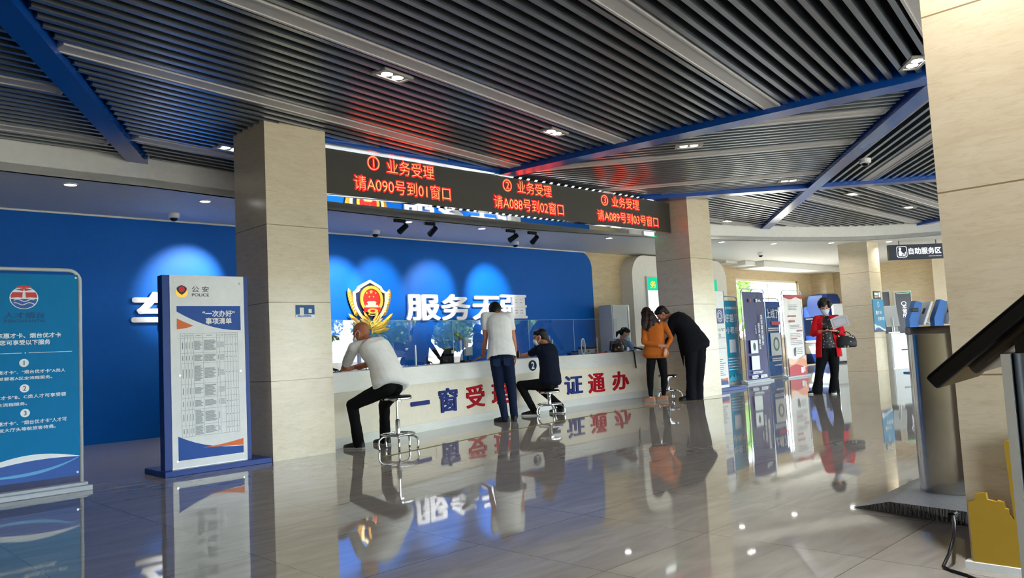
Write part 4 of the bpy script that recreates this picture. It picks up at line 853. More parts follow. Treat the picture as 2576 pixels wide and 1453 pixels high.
def kiosk(x, y, rz, label, cam=False):
    t = thing('tablet_kiosk', label, 'kiosk', (x, y, 0), rz, 'blue and white tablet kiosks')
    KB = mat('kiosk blue', '#2468b4', .35); KW = mat('kiosk silver', '#c9ced2', .3)
    bm = new(); prism(bm, [(-.1, 0), (.12, 0), (.12, 1.2), (.26, 1.66), (.1, 1.72), (-.1, 1.28)], -.09, .09); put('column', bm, KB, t)
    bm = new(); box(bm, (0, 0, .27), (.06, .42, .6), M=T((.2, 0, 1.16)) @ RY(.42), bev=.012); p_ = put('tablet', bm, KW, t)
    bm = new(); box(bm, (.032, 0, .27), (.004, .34, .5), M=T((.2, 0, 1.16)) @ RY(.42)); put('display', bm, mat('dark glass', '#1b2430', .1), p_)
    bm = new(); box(bm, (-.032, -.05, .32), (.006, .09, .14), M=T((.2, 0, 1.16)) @ RY(.42)); put('badge', bm, DGREY, p_)
    bm = new(); box(bm, (0, 0, 0), (.2, .26, .03), M=T((.3, 0, 1.2)) @ RY(.5), bev=.006); put('shelf', bm, mat('tablet grey', '#b4b8ba', .35), t)
    bm = new(); bb(bm, -.2, .3, -.2, .2, 0, .03, bev=.008); put('base', bm, KB, t)
    if cam: bm = new(); box(bm, (0, 0, 0), (.16, .1, .09), M=T((.06, -.06, 1.5)), bev=.01); put('camera', bm, BLACK, t)
kiosk(19.95, 6.66, -.7, 'blue and white tablet kiosk seen above the steel pedestal, with a black camera', True); kiosk(20.3, 6.22, -.7, 'blue and white tablet kiosk seen above the steel pedestal, nearer the stone column')
# green-topped lit sign on the portal
t = thing('light_box', 'white light box with a green header behind the dark middle column', 'light box', (17.0, 12.14, 0))
bm = new(); bb(bm, -.03, 3.48, 0, .06, 1.2, 2.8); put('frame', bm, ALU, t)
bm = new(); bb(bm, 0, 3.45, -.006, 0, 2.42, 2.77); put('header', bm, emis('lit green', (.02, .62, .33), .95), t)
bm = new(); bb(bm, 0, 3.45, -.006, 0, 1.23, 2.42); put('lit_panel', bm, emis('lit white', (1, 1, 1), 1.6), t)
YW = emis('lit yellow', (.95, .75, .05), 1.0)
text(t, 'lettering', '务', .1, .36, 2.48, 2.68, -.009, YW, .02)
t = thing('steel_cabinet', 'pale grey steel cabinet standing before the stone wall', 'cabinet', (15.45, 11.9, 0))
bm = new(); bb(bm, -.36, .36, 0, .4, 0, 2.02, bev=.008); put('body', bm, LGREY, t); bm = new(); bb(bm, -.33, .24, -.015, 0, .06, 1.98); put('door', bm, LGREY, t)
bm = new(); bb(bm, .27, .33, -.02, 0, .06, 1.98); put('edge_strip', bm, ALU, t)
# ================================================================== steel pedestal on a tread-plate foot
def tread():
    m = bpy.data.materials.new('tread plate'); m.use_nodes = True; nt = m.node_tree; p = nt.nodes['Principled BSDF']; N = nt.nodes.new; L = nt.links.new
    p.inputs['Base Color'].default_value = lin('#8f9092'); p.inputs['Metallic'].default_value = .9; p.inputs['Roughness'].default_value = .3
    tc = N('ShaderNodeTexCoord'); mp = N('ShaderNodeMapping'); mp.inputs['Rotation'].default_value = (0, 0, .785); mp.inputs['Scale'].default_value = (18, 18, 1); L(tc.outputs['Object'], mp.inputs[0])
    c = N('ShaderNodeTexWave'); c.inputs['Scale'].default_value = 1.2; L(mp.outputs[0], c.inputs['Vector']); c.bands_direction = 'X'
    c2 = N('ShaderNodeTexWave'); c2.inputs['Scale'].default_value = 1.2; L(mp.outputs[0], c2.inputs['Vector']); c2.bands_direction = 'Y'
    mu = N('ShaderNodeMath'); mu.operation = 'MULTIPLY'; L(c.outputs['Fac'], mu.inputs[0]); L(c2.outputs['Fac'], mu.inputs[1])
    b = N('ShaderNodeBump'); b.inputs['Strength'].default_value = .9; b.inputs['Distance'].default_value = .02; L(mu.outputs[0], b.inputs['Height']); L(b.outputs[0], p.inputs['Normal']); return m
t = thing('steel_pedestal', 'brushed steel pedestal on a wedge-shaped tread-plate foot beside the near column', 'pedestal', (0, 0, 0))
bm = new()
ft = [(4.921, 2.082), (4.76, 1.30), (5.55, .95), (6.05, 1.98)]; ti = [(4.97, 1.98), (4.83, 1.36), (5.5, 1.05), (5.95, 1.9)]
a = [bm.verts.new((x, y, .004)) for x, y in ft]; b = [bm.verts.new((x, y, .006 if i == 0 else .075)) for i, (x, y) in enumerate([(4.93, 2.06)]+[(4.772, 1.32), (5.55, .97), (6.02, 1.95)])]
bm.faces.new(a[::-1]); k = bm.verts.new((4.868, 1.84, .07)); 
mid = bm.verts.new((4.875, 1.86, .004))
bm.faces.new((b[0], k, b[3])); bm.faces.new((k, b[1], b[2], b[3]))
for q in ((a[0], a[1], b[1], k, b[0]), (a[1], a[2], b[2], b[1]), (a[2], a[3], b[3], b[2]), (a[3], a[0], b[0], b[3])): bm.faces.new(q)
bmesh.ops.delete(bm, geom=[mid], context='VERTS')
put('foot_plate', bm, [tread(), STEEL], t)
bm = new(); seg = 40; cxp, cyp = 5.36, 1.60; rot = math.radians(-73)
prof = [(1.0, .075), (1.0, 1.045)]
def ov(k, s): a_ = 2*PI*k/seg; x = .215*s*math.cos(a_); y = .13*s*math.sin(a_); return (cxp+x*math.cos(rot)-y*math.sin(rot), cyp+x*math.sin(rot)+y*math.cos(rot))
loft(bm, [[Vector((*ov(k, s), z)) for k in range(seg)] for s, z in ((1, .075), (1, 1.05))]); put('drum', bm, STEEL, t, auto=40)
bm = new(); loft(bm, [[Vector((*ov(k, s), z)) for k in range(seg)] for s, z in ((1.02, 1.052), (1.03, 1.056), (1.03, 1.094), (1.01, 1.098))]); put('cap', bm, mat('dark steel cap', '#7d7772', .3, metal=1), t, auto=40)
for p_ in ((4.872, 1.86, .04), (4.84, 1.6, .045)): bm = new(); ball(bm, p_, .008); put('bolt', bm, CHROME, t)
# ================================================================== tilted touch-screen kiosk at the frame edge
t = thing('touch_kiosk', 'black tilted touch-screen kiosk on a silver post at the frame edge', 'kiosk', (1.93, .30, 0), -1.496)
bm = new(); prism_z(bm, rrect(-.138, .2, -.075, .09, .03, 4), 0, 1.035); put('post', bm, mat('kiosk post grey', '#868e95', .4, metal=.15), t, auto=40)
bm = new(); bb(bm, -.155, -.139, -.08, .095, 0, 1.035); put('edge_trim', bm, mat('kiosk silver trim', '#d7dadd', .25, metal=.6), t)
Mk = T((-.30, -.04, .972)) @ RY(-.70)
bm = new(); box(bm, (.31, .21, .0), (.62, .42, .036), M=Mk, bev=.008); put('screen_housing', bm, BLACK, t)
bm = new(); box(bm, (.31, .21, .0185), (.56, .37, .002), M=Mk); put('touch_glass', bm, mat('dark glass', '#1b2430', .1), t)
bm = new(); box(bm, (.26, .225, -.028), (.38, .34, .024), M=Mk, bev=.008); put('back_cover', bm, mat('kiosk underside', '#6a625c', .45), t)
bm = new(); prism(bm, [(-.132, 1.03), (.3, 1.03), (.3, 1.40), (-.132, 1.058)], -.055, .09); put('bracket', bm, BLACK, t)
bm = new(); bb(bm, -.2, .3, -.2, .2, 0, .02, bev=.006); put('base', bm, BLACK, t)
# gold cut-out board at the foot of the near column, with a loose cable
GB = mat('gold board', '#ae8c2f', .5)
t = thing('cutout_board', 'gold skyline cut-out board leaning at the foot of the near column', 'board', (3.985, 1.155, 0), -PI/2)
bm = new(); prism(bm, [(0, .03), (0, .296), (.028, .306), (.03, .335), (.075, .342), (.078, .312), (.115, .306), (.118, .312), (.142, .306), (.145, .28), (.16, .276), (.162, .25), (.178, .235), (.165, .575), (.7, .70), (.7, .03)], -.012, .012); put('panel', bm, GB, t)
bm = new(); bb(bm, -.03, .7, -.03, .03, 0, .03); put('base_strip', bm, WHITE, t)
bm = new(); tube(bm, smooth_line([(0, 0)], 1) and [Vector(q) for q in ((4.42, 1.36, .13), (4.2, 1.29, .14), (3.99, 1.235, .115), (3.93, 1.24, .06), (3.9, 1.26, .008), (3.86, 1.22, .006), (3.82, 1.14, .006), (3.7, 1.0, .006), (3.4, .7, .006), (3.0, .5, .006))], .008, 8)
c_ = put('power_cable', bm, BLACK, smooth=True); tag(c_, 'loose black power cable with a plug beside the gold board', 'cable')
bm = new(); box(bm, (4.42, 1.36, .13), (.06, .035, .03), bev=.006); [cyl(bm, (4.44, 1.36+s*.01, .13), (4.48, 1.36+s*.012, .13), .003, seg=6) for s in (-1, 1)]; put('plug', bm, BLACK, c_)
# ================================================================== swivel stools
def stool(x, y, h_, label, first=None):
    t = thing('swivel_stool', label, 'stool', (x, y, 0), group='chrome swivel stools at the counter')
    bm = new(); lathe(bm, [(.0001, h_-.035), (.15, h_-.035), (.172, h_-.028), (.175, h_-.015), (.172, h_-.008)], seg=36); put('seat_pan', bm, CHROME, t, auto=40)
    bm = new(); lathe(bm, [(.168, h_-.012), (.172, h_+.004), (.16, h_+.014), (.0001, h_+.018)], seg=36); put('seat', bm, mat('black vinyl', '#141416', .3), t, auto=50)
    bm = new(); lathe(bm, [(.055, h_-.05), (.055, h_-.035)], seg=20); cyl(bm, (0, 0, .3), (0, 0, h_-.04), .0145, seg=14); put('rod', bm, CHROME, t, auto=40)
    bm = new(); lathe(bm, [(.028, .14), (.028, .33), (.02, .34), (.016, .345)], seg=20); put('sleeve', bm, CHROME, t, auto=40)
    bm = new(); tube(bm, [(.19*math.cos(k*PI/18), .19*math.sin(k*PI/18), .175) for k in range(36)], .011, 8, True); put('foot_ring', bm, CHROME, t, smooth=True)
    for k in range(5):
        a_ = k*2*PI/5+.35; c, s = math.cos(a_), math.sin(a_)
        bm = new(); tube(bm, [(c*r, s*r, z) for r, z in ((.02, .155), (.12, .158), (.19, .15), (.228, .12), (.238, .07), (.232, .02), (.225, .004))], .0125, 8); put('leg', bm, CHROME, t, smooth=True)
stool(5.374, 7.457, .60, 'chrome swivel stool under the seated bald man'); stool(9.133, 8.561, .385, 'chrome swivel stool under the seated man in navy'); stool(12.1, 8.33, .44, 'empty chrome swivel stool behind the orange sweater')
# ================================================================== people
V = Vector
def cap(bm, p, q, r0, r1=None, seg=12, flat=1.0, fax=None):
    """rounded tapered limb piece"""
    p, q = V(p), V(q); r1 = r0 if r1 is None else r1; d = (q-p)
    if d.length < 1e-5: d = V((0, 0, 1e-4))
    d = d.normalized(); u, v = frame_of(d)
    if fax is not None: v = (fax-d*fax.dot(d)).normalized(); u = v.cross(d)
    rings = []
    for c, r, sg in ((p, r0, -1), (q, r1, 1)):
        hs = [(-1, .0), (-.92, .39), (-.7, .71), (-.38, .92), (0, 1)] if sg < 0 else [(0, 1), (.38, .92), (.7, .71), (.92, .39), (1, .0)]
        for o_, k in hs:
            k = max(k, .02); rings.append([c+d*o_*r+(u*math.cos(2*PI*i/seg)+v*math.sin(2*PI*i/seg)*flat)*r*k for i in range(seg)])
    loft(bm, rings)
def chain(bm, pts, rs, **k):
    for i in range(len(pts)-1): cap(bm, pts[i], pts[i+1], rs[i], rs[i+1], **k)
def ovals(bm, L_, seg=18):
    """stack of oval sections: (centre, side axis, front axis, a, b)"""
    rings = []
    for c, s, f, a, b in L_:
        rings.append([c+s*(a*math.copysign(abs(math.cos(t))**.85, math.cos(t)))+f*(b*math.copysign(abs(math.sin(t))**.85, math.sin(t))) for t in [2*PI*i/seg for i in range(seg)]])
    loft(bm, rings)
def meld(bm, voxel, smooth=4, noise_amp=0, noise_scale=9):
    """one continuous skin over overlapping closed pieces"""
    bmesh.ops.recalc_face_normals(bm, faces=bm.faces[:])
    me = bpy.data.meshes.new('tmp'); bm.to_mesh(me); bm.free()
    o = bpy.data.objects.new('tmp', me); COL.objects.link(o)
    r = o.modifiers.new('r', 'REMESH'); r.mode = 'VOXEL'; r.voxel_size = voxel
    s = o.modifiers.new('s', 'SMOOTH'); s.iterations = smooth; s.factor = .5
    dg = bpy.context.evaluated_depsgraph_get(); m2 = bpy.data.meshes.new_from_object(o.evaluated_get(dg))
    out = bmesh.new(); out.from_mesh(m2)
    bpy.data.objects.remove(o); bpy.data.meshes.remove(me); bpy.data.meshes.remove(m2)
    if noise_amp:
        out.normal_update()
        for v in out.verts:
            c = v.co; n = noise.noise(V((c.x*noise_scale, c.y*noise_scale, c.z*noise_scale*1.7)))+.5*noise.noise(V((c.x*noise_scale*2.3+5, c.y*noise_scale*2.3, c.z*noise_scale*2.6)))
            v.co = c+v.normal*n*noise_amp
    return out
def hand(bm, w, d, pn, side_ax, curl=.35, thumb_side=1, sc=1.0):
    """palm, four bent fingers of different lengths and a thumb; pn: way the palm looks"""
    w = V(w); d = V(d).normalized(); pn = V(pn); pn = (pn-d*pn.dot(d)).normalized(); s = d.cross(pn).normalized()*thumb_side
    k = sc
    cap(bm, w-d*.03*k, w+d*.02*k, .025*k, .028*k, flat=.75, fax=pn)
    for off in (-.026, -.009, .009, .026): cap(bm, w+d*.018*k+s*off*.7*k, w+d*.078*k+s*off*k, .0135*k, .0115*k, 8)
    for off, L_ in ((.028, .066), (.010, .075), (-.009, .070), (-.027, .054)):
        b = w+d*.080*k+s*off*k; dd = d.copy(); q = b
        for seg_l, r, c in ((.42, .0092, .5), (.32, .0084, .9), (.26, .0074, .8)):
            dd = (dd+pn*curl*c).normalized(); e = q+dd*L_*seg_l*k; cap(bm, q, e, r*k, (r-.0006)*k, 8); q = e
    b = w+d*.02*k+s*.026*k; m_ = b+(d*.55+s*.75+pn*.25).normalized()*.042*k; e = m_+(d*.9+s*.25+pn*.3).normalized()*.034*k
    cap(bm, b, m_, .0125*k, .0105*k, 8); cap(bm, m_, e, .0102*k, .0085*k, 8)
def head_axes(f, u):
    f = V(f).normalized(); u = V(u); u = (u-f*u.dot(f)).normalized(); r = f.cross(u).normalized(); return f, u, r
HS = {'m': 1.13, 'f': 1.06}
def head(bm, c, ax, sc=1.0):
    f, u, r = ax; M = Matrix((r, f, u)).transposed()
    P = lambda a, b, d: c+(r*a+f*b+u*d)*sc
    B = lambda p, rad: ball(bm, P(*p), [x*sc for x in rad], M, 20, 14)
    B((0, -.012, .028), (.074, .094, .086)); B((0, .018, -.02), (.066, .074, .09)); B((0, .028, -.066), (.05, .056, .046)); B((0, .062, -.088), (.026, .024, .022))
    B((0, .074, .03), (.05, .02, .014)); B((0, .082, -.062), (.025, .014, .013))
    for s in (-1, 1):
        B((s*.042, .058, -.022), (.026, .028, .024)); B((s*.076, -.008, -.012), (.011, .021, .033))
    cap(bm, P(0, .086, .012), P(0, .108, -.022), .009*sc, .0135*sc, 10)
    return P
SKINS = {}
def skin(k, c):
    m = mat('skin '+k, c, .5); return m
def build_shoe(t, A, toe, m, sole_m, L_=.27, heel_in=.07, slim=1.0):
    A = V(A); toe = V(toe); d = V((toe.x-A.x, toe.y-A.y, 0)).normalized(); s = V((-d.y, d.x, 0)); b = V((A.x, A.y, 0))-d*heel_in
    up = V((0, 0, 1)); z0 = .022
    sec = [(0, .03, .075), (.04, .036, .085), (.09, .036, .082), (.14, .040, .062), (.19, .046, .05), (.235, .042, .042), (.262, .026, .032)]
    k = L_/.27
    bm = new(); loft(bm, [[b+d*x*k+s*(w*slim*q[0])+up*(z0-.006+(h_)*q[1]) for q in ((-.95, 0), (-1, .35), (-.8, .8), (-.35, 1), (.35, 1), (.8, .8), (1, .35), (.95, 0))] for x, w, h_ in [(-.008, .018, .06)]+sec])
    o = put('shoe', bm, m, t, auto=60)
    outline = [(-.012, .016), (0, .033), (.05, .038), (.1, .036), (.16, .044), (.21, .047), (.25, .036), (.27, .014)]
    pts = [b+d*x*k+s*w*slim for x, w in outline]+[b+d*x*k-s*w*slim for x, w in outline[::-1]]
    bm = new(); prism_z(bm, [(p.x, p.y) for p in pts], .002, z0); put('sole', bm, sole_m, o)
def person(label, J, face, hair=None, skin_m=None, top=None, pants=None, shoes=None, sex='m', k=1.0, headup=None, sleeve=1.0, mask=None, hands=True, parts=(), width=1.0, leg=1.0, legs=True, hand_opts={}, top_drop=.0, top_flare=0.0, crotch=.07, mid=None):
    t_loc = V((J['P'][0], J['P'][1], 0))
    G = {a: V(b) for a, b in J.items()}
    P_, N_, C_ = G['P'], G['N'], G['C']
    sh = (G['SR']-G['SL']).normalized(); hp = (G['HR']-G['HL']).normalized() if 'HR' in G else sh
    def spine(t):
        a = P_.lerp(C_, t*2) if t < .5 else C_.lerp(N_, t*2-1)
        b = P_*(1-t)**2+C_*2*t*(1-t)+N_*t*t
        return a*.5+b*.5
    def fr(t):
        s = hp.lerp(sh, t).normalized(); d = (spine(min(1, t+.05))-spine(max(0, t-.05))).normalized(); s = (s-d*s.dot(d)).normalized(); f = d.cross(s)*-1; f = s.cross(d)*-1
        return s, d.cross(s), d
    fem = sex == 'f'
    prof = [(0, .158, .108), (.15, .150, .105), (.35, .134, .098), (.55, .142, .104), (.75, .158, .112), (.9, .150, .092), (.99, .085, .065)] if not fem else [(0, .160, .112), (.15, .150, .106), (.35, .118, .09), (.55, .128, .102), (.75, .138, .106), (.9, .132, .082), (.99, .07, .058)]
    ax = head_axes(face, headup or (0, 0, 1)); Hd = G['Hd']
    # body
    bm = new()
    L_ = []
    for t, a, b in prof:
        s, f, d = fr(t); L_.append((spine(t), s, f, a*k*width, b*k*width))
    s0, f0, d0 = fr(0); L_.insert(0, (P_-d0*crotch, s0, f0, .11*k, .09*k)); ovals(bm, L_)
    cap(bm, N_-(N_-C_).normalized()*.05, Hd-ax[1]*.045-ax[0]*.015, .058*k*(.88 if fem else 1), .052*k*(.88 if fem else 1))
    hk = k*HS[sex]; head(bm, Hd, ax, hk)
    for S, E_, W_, sd in (('SL', 'EL', 'WL', -1), ('SR', 'ER', 'WR', 1)):
        m_ = .82 if fem else 1
        cap(bm, spine(.9).lerp(G[S], .35), G[S], .06*k*m_, .056*k*m_); chain(bm, [G[S], G[S].lerp(G[E_], .5), G[E_], G[E_].lerp(G[W_], .35), G[W_]], [.054*m_, .047*m_, .037*m_, .038*m_, .025*m_])
        if hands:
            o_ = hand_opts.get(W_, {}); dr = o_.get('d', G[W_]-G[E_])
            hand(bm, G[W_]+V(dr).normalized()*.012, dr, o_.get('pn', (0, 0, -1)), None, o_.get('curl', .3), o_.get('ts', 1), k*m_**.5)
    if legs:
        for H, K, A in (('HL', 'KL', 'AL'), ('HR', 'KR', 'AR')):
            chain(bm, [G[H], G[H].lerp(G[K], .5), G[K], G[K].lerp(G[A], .35), G[A]], [.072, .062, .045, .044, .03])
            T_ = G['T'+A[1]]; d = V((T_.x-G[A].x, T_.y-G[A].y, 0)).normalized(); cap(bm, V((G[A].x, G[A].y, .045))-d*.03, V((G[A].x, G[A].y, .035))+d*.12, .03, .022, flat=.7)
    bm = meld(bm, .0065, 3)
    bm.transform(T(-t_loc))
    o = put('person', bm, skin_m, None, smooth=True); o.location = t_loc; tag(o, label, 'person')
    def part(name, bm, m, smooth=True, auto=None):
        bm.transform(T(-t_loc)); return put(name, bm, m, o, smooth=smooth, auto=auto)
    P = lambda a, b, d: Hd+(ax[2]*a+ax[0]*b+ax[1]*d)*hk
    M = Matrix((ax[2], ax[0], ax[1])).transposed()
    # upper garment
    if top:
        bm = new(); L_ = []
        for t, a, b in prof:
            if t > .95: continue
            s, f, d = fr(t); e = .016+.032*(1-t)*top.get('loose', .6); L_.append((spine(t), s, f, (a+e)*k*width*1.06, (b+e)*k*width*1.06))
        s, f, d = fr(.97); L_.append((spine(.985), s, f, .085*k, .072*k))
        s, f, d = fr(0); dr = top.get('drop', .04); L_.insert(0, (P_-d*dr, s, f, (.182+top.get('flare', 0))*k*width*1.04, (.136+top.get('flare', 0)*.6)*k*width*1.04))
        ovals(bm, L_)
        for S, E_, W_ in (('SL', 'EL', 'WL'), ('SR', 'ER', 'WR')):
            m_ = .86 if fem else 1
            cap(bm, spine(.9).lerp(G[S], .3), G[S], .074*k*m_, .071*k*m_)
            sl = top.get('sleeve', .6)
            if sl <= 1: chain(bm, [G[S], G[S].lerp(G[E_], sl*.5), G[S].lerp(G[E_], sl)], [.070*m_, .066*m_, .062*m_])
            else: chain(bm, [G[S], G[S].lerp(G[E_], .5), G[E_], G[E_].lerp(G[W_], (sl-1)*.5), G[E_].lerp(G[W_], sl-1)], [.070*m_, .062*m_, .054*m_, .05*m_, .041*m_])
        bm = meld(bm, .011, 5, .006, 7)
        tp = part('top', bm, top['m']); 
    if pants:
        bm = new(); s, f, d = fr(0); fl = pants.get('flare', 0); w = pants.get('w', 1)
        s1, f1, d1 = fr(.16); L_ = [(P_-d*crotch*1.15, s, f, .125*k, .10*k), (P_, s, f, .170*k, .122*k), (spine(.16), s1, f1, .158*k, .113*k)]; ovals(bm, L_)
        for H, K, A in (('HL', 'KL', 'AL'), ('HR', 'KR', 'AR')):
            q = G[A].copy(); kd = (G[A]-G[K]).normalized(); end = G[A]+kd*pants.get('len', .03)
            chain(bm, [G[H], G[H].lerp(G[K], .5), G[K], G[K].lerp(G[A], .4), end], [.096*w, .086*w, .068*w, .062*w, (.052+fl)*w])
        bm = meld(bm, .011, 4, .0045, 8); part('trousers', bm, pants['m'])
    if shoes and legs:
        for A in ('AL', 'AR'):
            A_ = G[A]-t_loc; T_ = G['T'+A[1]]-t_loc; build_shoe(o, A_, T_, shoes['m'], shoes['s'], shoes.get('L', .275)*k, slim=shoes.get('slim', 1))
    # face details
    for s in (-1, 1):
        bm = new(); ball(bm, P(s*.031, .079, .004), (.012*hk, .008*hk, .006*hk), M, 10, 8); part('eye', bm, mat('dark eye', '#1a1412', .2))
    if mask:
        bm = new(); R_ = []
        for d_, b_, w_ in ((.0, .1, .052), (-.015, .118, .066), (-.04, .12, .072), (-.07, .112, .066), (-.098, .094, .05), (-.112, .07, .034)):
            R_.append([P(w_*math.sin(q), b_*.35+b_*.65*math.cos(q)*1.0+.002, d_) for q in [(-1.45+2.9*i/12) for i in range(13)]])
        for a, b in zip(R_[:-1], R_[1:]): pass
        rings = [r_+[p-(p-Hd).normalized()*.004 for p in r_[::-1]] for r_ in R_]; loft(bm, rings)
        mk = part('mask', bm, mask)
        for s in (-1, 1):
            bm = new(); tube(bm, [P(s*.058, .06, -.012), P(s*.074, .02, .018), P(s*.085, -.02, .022), P(s*.088, -.03, -.01), P(s*.078, .01, -.05), P(s*.06, .05, -.075)], .0022, 5); bm.transform(T(-t_loc)); put('ear_loop', bm, mask, mk)
    if hair: hair(part, P, M, ax, hk, Hd, G)
    return o, part, P, M, G, fr, spine
def short_hair(m, fringe=.035, nape=-.05, puff=1.0, amp=.004):
    def f_(part, P, M, ax, k, Hd, G):
        bm = new(); ball(bm, P(0, -.022, .045), [x*k*puff for x in (.083, .095, .082)], M, 24, 16); ball(bm, P(0, -.05, .0), [x*k*puff for x in (.076, .062, .075)], M); ball(bm, P(0, .035, .075), [x*k*puff for x in (.066, .05, .045)], M)
        if nape: ball(bm, P(0, -.062, nape), [x*k for x in (.058, .04, .045)], M)
        part('hair', meld(bm, .008, 2, amp, 60), m)
    return f_
BLKHAIR = mat('black hair', '#14100f', .45, bump=(160, .5)); BRNHAIR = mat('dark brown hair', '#2a1712', .4, bump=(120, .6))
WTEE = mat('white cotton', '#e2e2de', .8, spec=.2, bump=(40, .25)); NTEE = mat('navy cotton', '#0e1424', .85, spec=.15, bump=(40, .25)); BLKTR = mat('black twill', '#0b0b0d', .85, spec=.15, bump=(40, .25))
DENIM = mat('dark denim', '#131f37', .85, spec=.15, bump=(120, .3)); MASKW = mat('white face mask', '#eef1f3', .7); MASKB = mat('pale blue face mask', '#cfe0ea', .7)
SK1 = skin('tan', '#a5694d'); SK2 = skin('warm', '#b57a5e'); SK3 = skin('fair', '#d09b80')
BSH = mat('black shoe', '#18181a', .5); WSOLE = mat('off white sole', '#d6d4ce', .6); GSOLE = mat('grey sole', '#8d8a85', .6); BSOLE = mat('black sole', '#141414', .5)
# --- seated bald man at the near end of the counter
bald = dict(Hd=(5.277,7.985,1.366), N=(5.289,7.875,1.270), C=(5.368,7.708,1.070), P=(5.330,7.489,0.724), SL=(5.14,7.95,1.191), SR=(5.474,7.97,1.215), EL=(5.205,8.285,0.952), WL=(5.41,8.39,0.945), ER=(5.50,8.24,0.975), WR=(5.40,8.46,0.945), HL=(5.257,7.475,0.713), HR=(5.414,7.539,0.707), KL=(5.03,7.861,0.530), AL=(5.154,7.948,0.090), TL=(5.085,8.109,0.030), KR=(5.483,7.871,0.489), AR=(5.565,7.99,0.091), TR=(5.546,8.14,0.036))
def fuzz(part, P, M, ax, k, Hd, G): pass
person('bald man in a white t-shirt seated on a stool, elbows on the counter', bald, (-.38, .78, -.42), None, SK1, dict(m=WTEE, sleeve=.72, drop=.03, loose=1.2, flare=-.004), dict(m=BLKTR, w=1.04, flare=.014), dict(m=BSH, s=GSOLE), mask=MASKW, width=1.06, crotch=.04)
stand = dict(Hd=(8.235,8.765,1.665), N=(8.145,8.63,1.625), C=(8.116,8.554,1.348), P=(8.039,8.462,0.942), SL=(7.985,8.735,1.59), SR=(8.254,8.477,1.575), EL=(7.970,8.724,1.262), WL=(8.04,8.88,0.985), ER=(8.280,8.431,1.226), WR=(8.375,8.505,0.96), HL=(7.980,8.52,0.925), HR=(8.098,8.405,0.92), KL=(8.060,8.567,0.498), AL=(8.055,8.475,0.09), TL=(8.03,8.664,0.013), KR=(8.191,8.441,0.489), AR=(8.225,8.449,0.09), TR=(8.33,8.58,0.020))
r_ = person('man in a white t-shirt and dark jeans standing bent over the counter', stand, (.52, .55, -.9), short_hair(BLKHAIR, puff=1.06), SK2, dict(m=WTEE, sleeve=.52, drop=-.03, loose=1.2), dict(m=DENIM, w=1.08), dict(m=BSH, s=BSOLE), hand_opts=dict(WL=dict(d=(-.25, .9, -.3), pn=(0, 0, -1), curl=.1), WR=dict(d=(.1, .3, -1), pn=(-.7, .6, 0))))
def jeans_details(o, part, P, M, G, fr, spine):
    s, f, d = fr(.02); 
    for sd in (-1, 1):
        bm = new(); c = spine(0)-f*.131-d*.085+s*.078*sd
        q = [c+s*a+d*b+f*e for a, b, e in ((-.055, .05, .0), (.055, .05, .012 if sd > 0 else .0), (.055, -.05, .012), (0, -.075, .004), (-.055, -.05, 0.0))]
        v = [bm.verts.new(x) for x in q]; v2 = [bm.verts.new(x-f*.006) for x in q]; bm.faces.new(v); bm.faces.new(v2[::-1]); [bm.faces.new((v[i], v2[i], v2[(i+1) % 5], v[(i+1) % 5])) for i in range(5)]
        part('back_pocket', bm, mat('denim pocket', '#1a2945', .85, spec=.15), False)
jeans_details(*r_)
o, part, P, M, G, fr, spine = r_
bm = new(); tube(bm, [G['WL']+V((.03*math.cos(q), .03*math.sin(q), .012)) for q in [k*PI/6 for k in range(12)]], .007, 6, True); part('wrist_band', bm, BSH)
bm = new(); box(bm, G['WR']+V((.0, -.06, .03)), (.03, .055, .1), bev=.006); part('phone_pouch', bm, BLACK, False)
navy = dict(Hd=(9.215,8.765,1.242), N=(9.210,8.640,1.132), C=(9.184,8.565,0.847), P=(9.162,8.540,0.515), SL=(9.04,8.65,1.049), SR=(9.375,8.68,1.059), EL=(9.02,8.90,0.955), WL=(9.075,9.23,0.955), ER=(9.36,9.02,0.985), WR=(9.20,9.27,0.955), HL=(9.083,8.508,0.490), HR=(9.245,8.588,0.494), KL=(8.861,8.925,0.491), AL=(8.954,8.752,0.101), TL=(8.864,8.922,0.0), KR=(9.25,8.918,0.44), AR=(9.412,8.60,0.130), TR=(9.40,8.70,0.018))
person('man in a navy t-shirt and black trousers seated on a stool, wearing a mask', navy, (-.45, .86, -.25), short_hair(BLKHAIR, puff=.965, nape=-.03, amp=.001), SK2, dict(m=NTEE, sleeve=.62, drop=.05, loose=1.2), dict(m=BLKTR, w=1.05), dict(m=BSH, s=WSOLE), mask=MASKW, crotch=.03)
orange = dict(Hd=(11.669,8.401,1.579), N=(11.659,8.278,1.445), C=(11.678,8.252,1.184), P=(11.673,8.258,0.837), SL=(11.594,8.403,1.354), SR=(11.783,8.116,1.364), EL=(11.44,8.34,1.07), WL=(11.545,8.075,1.0), ER=(11.80,7.99,1.119), WR=(11.61,8.0,0.93), HL=(11.626,8.325,0.819), HR=(11.727,8.182,0.810), KL=(11.623,8.379,0.436), AL=(11.594,8.369,0.078), TL=(11.556,8.455,0.005), KR=(11.770,8.175,0.440), AR=(11.824,8.254,0.085), TR=(11.786,8.341,0.001))
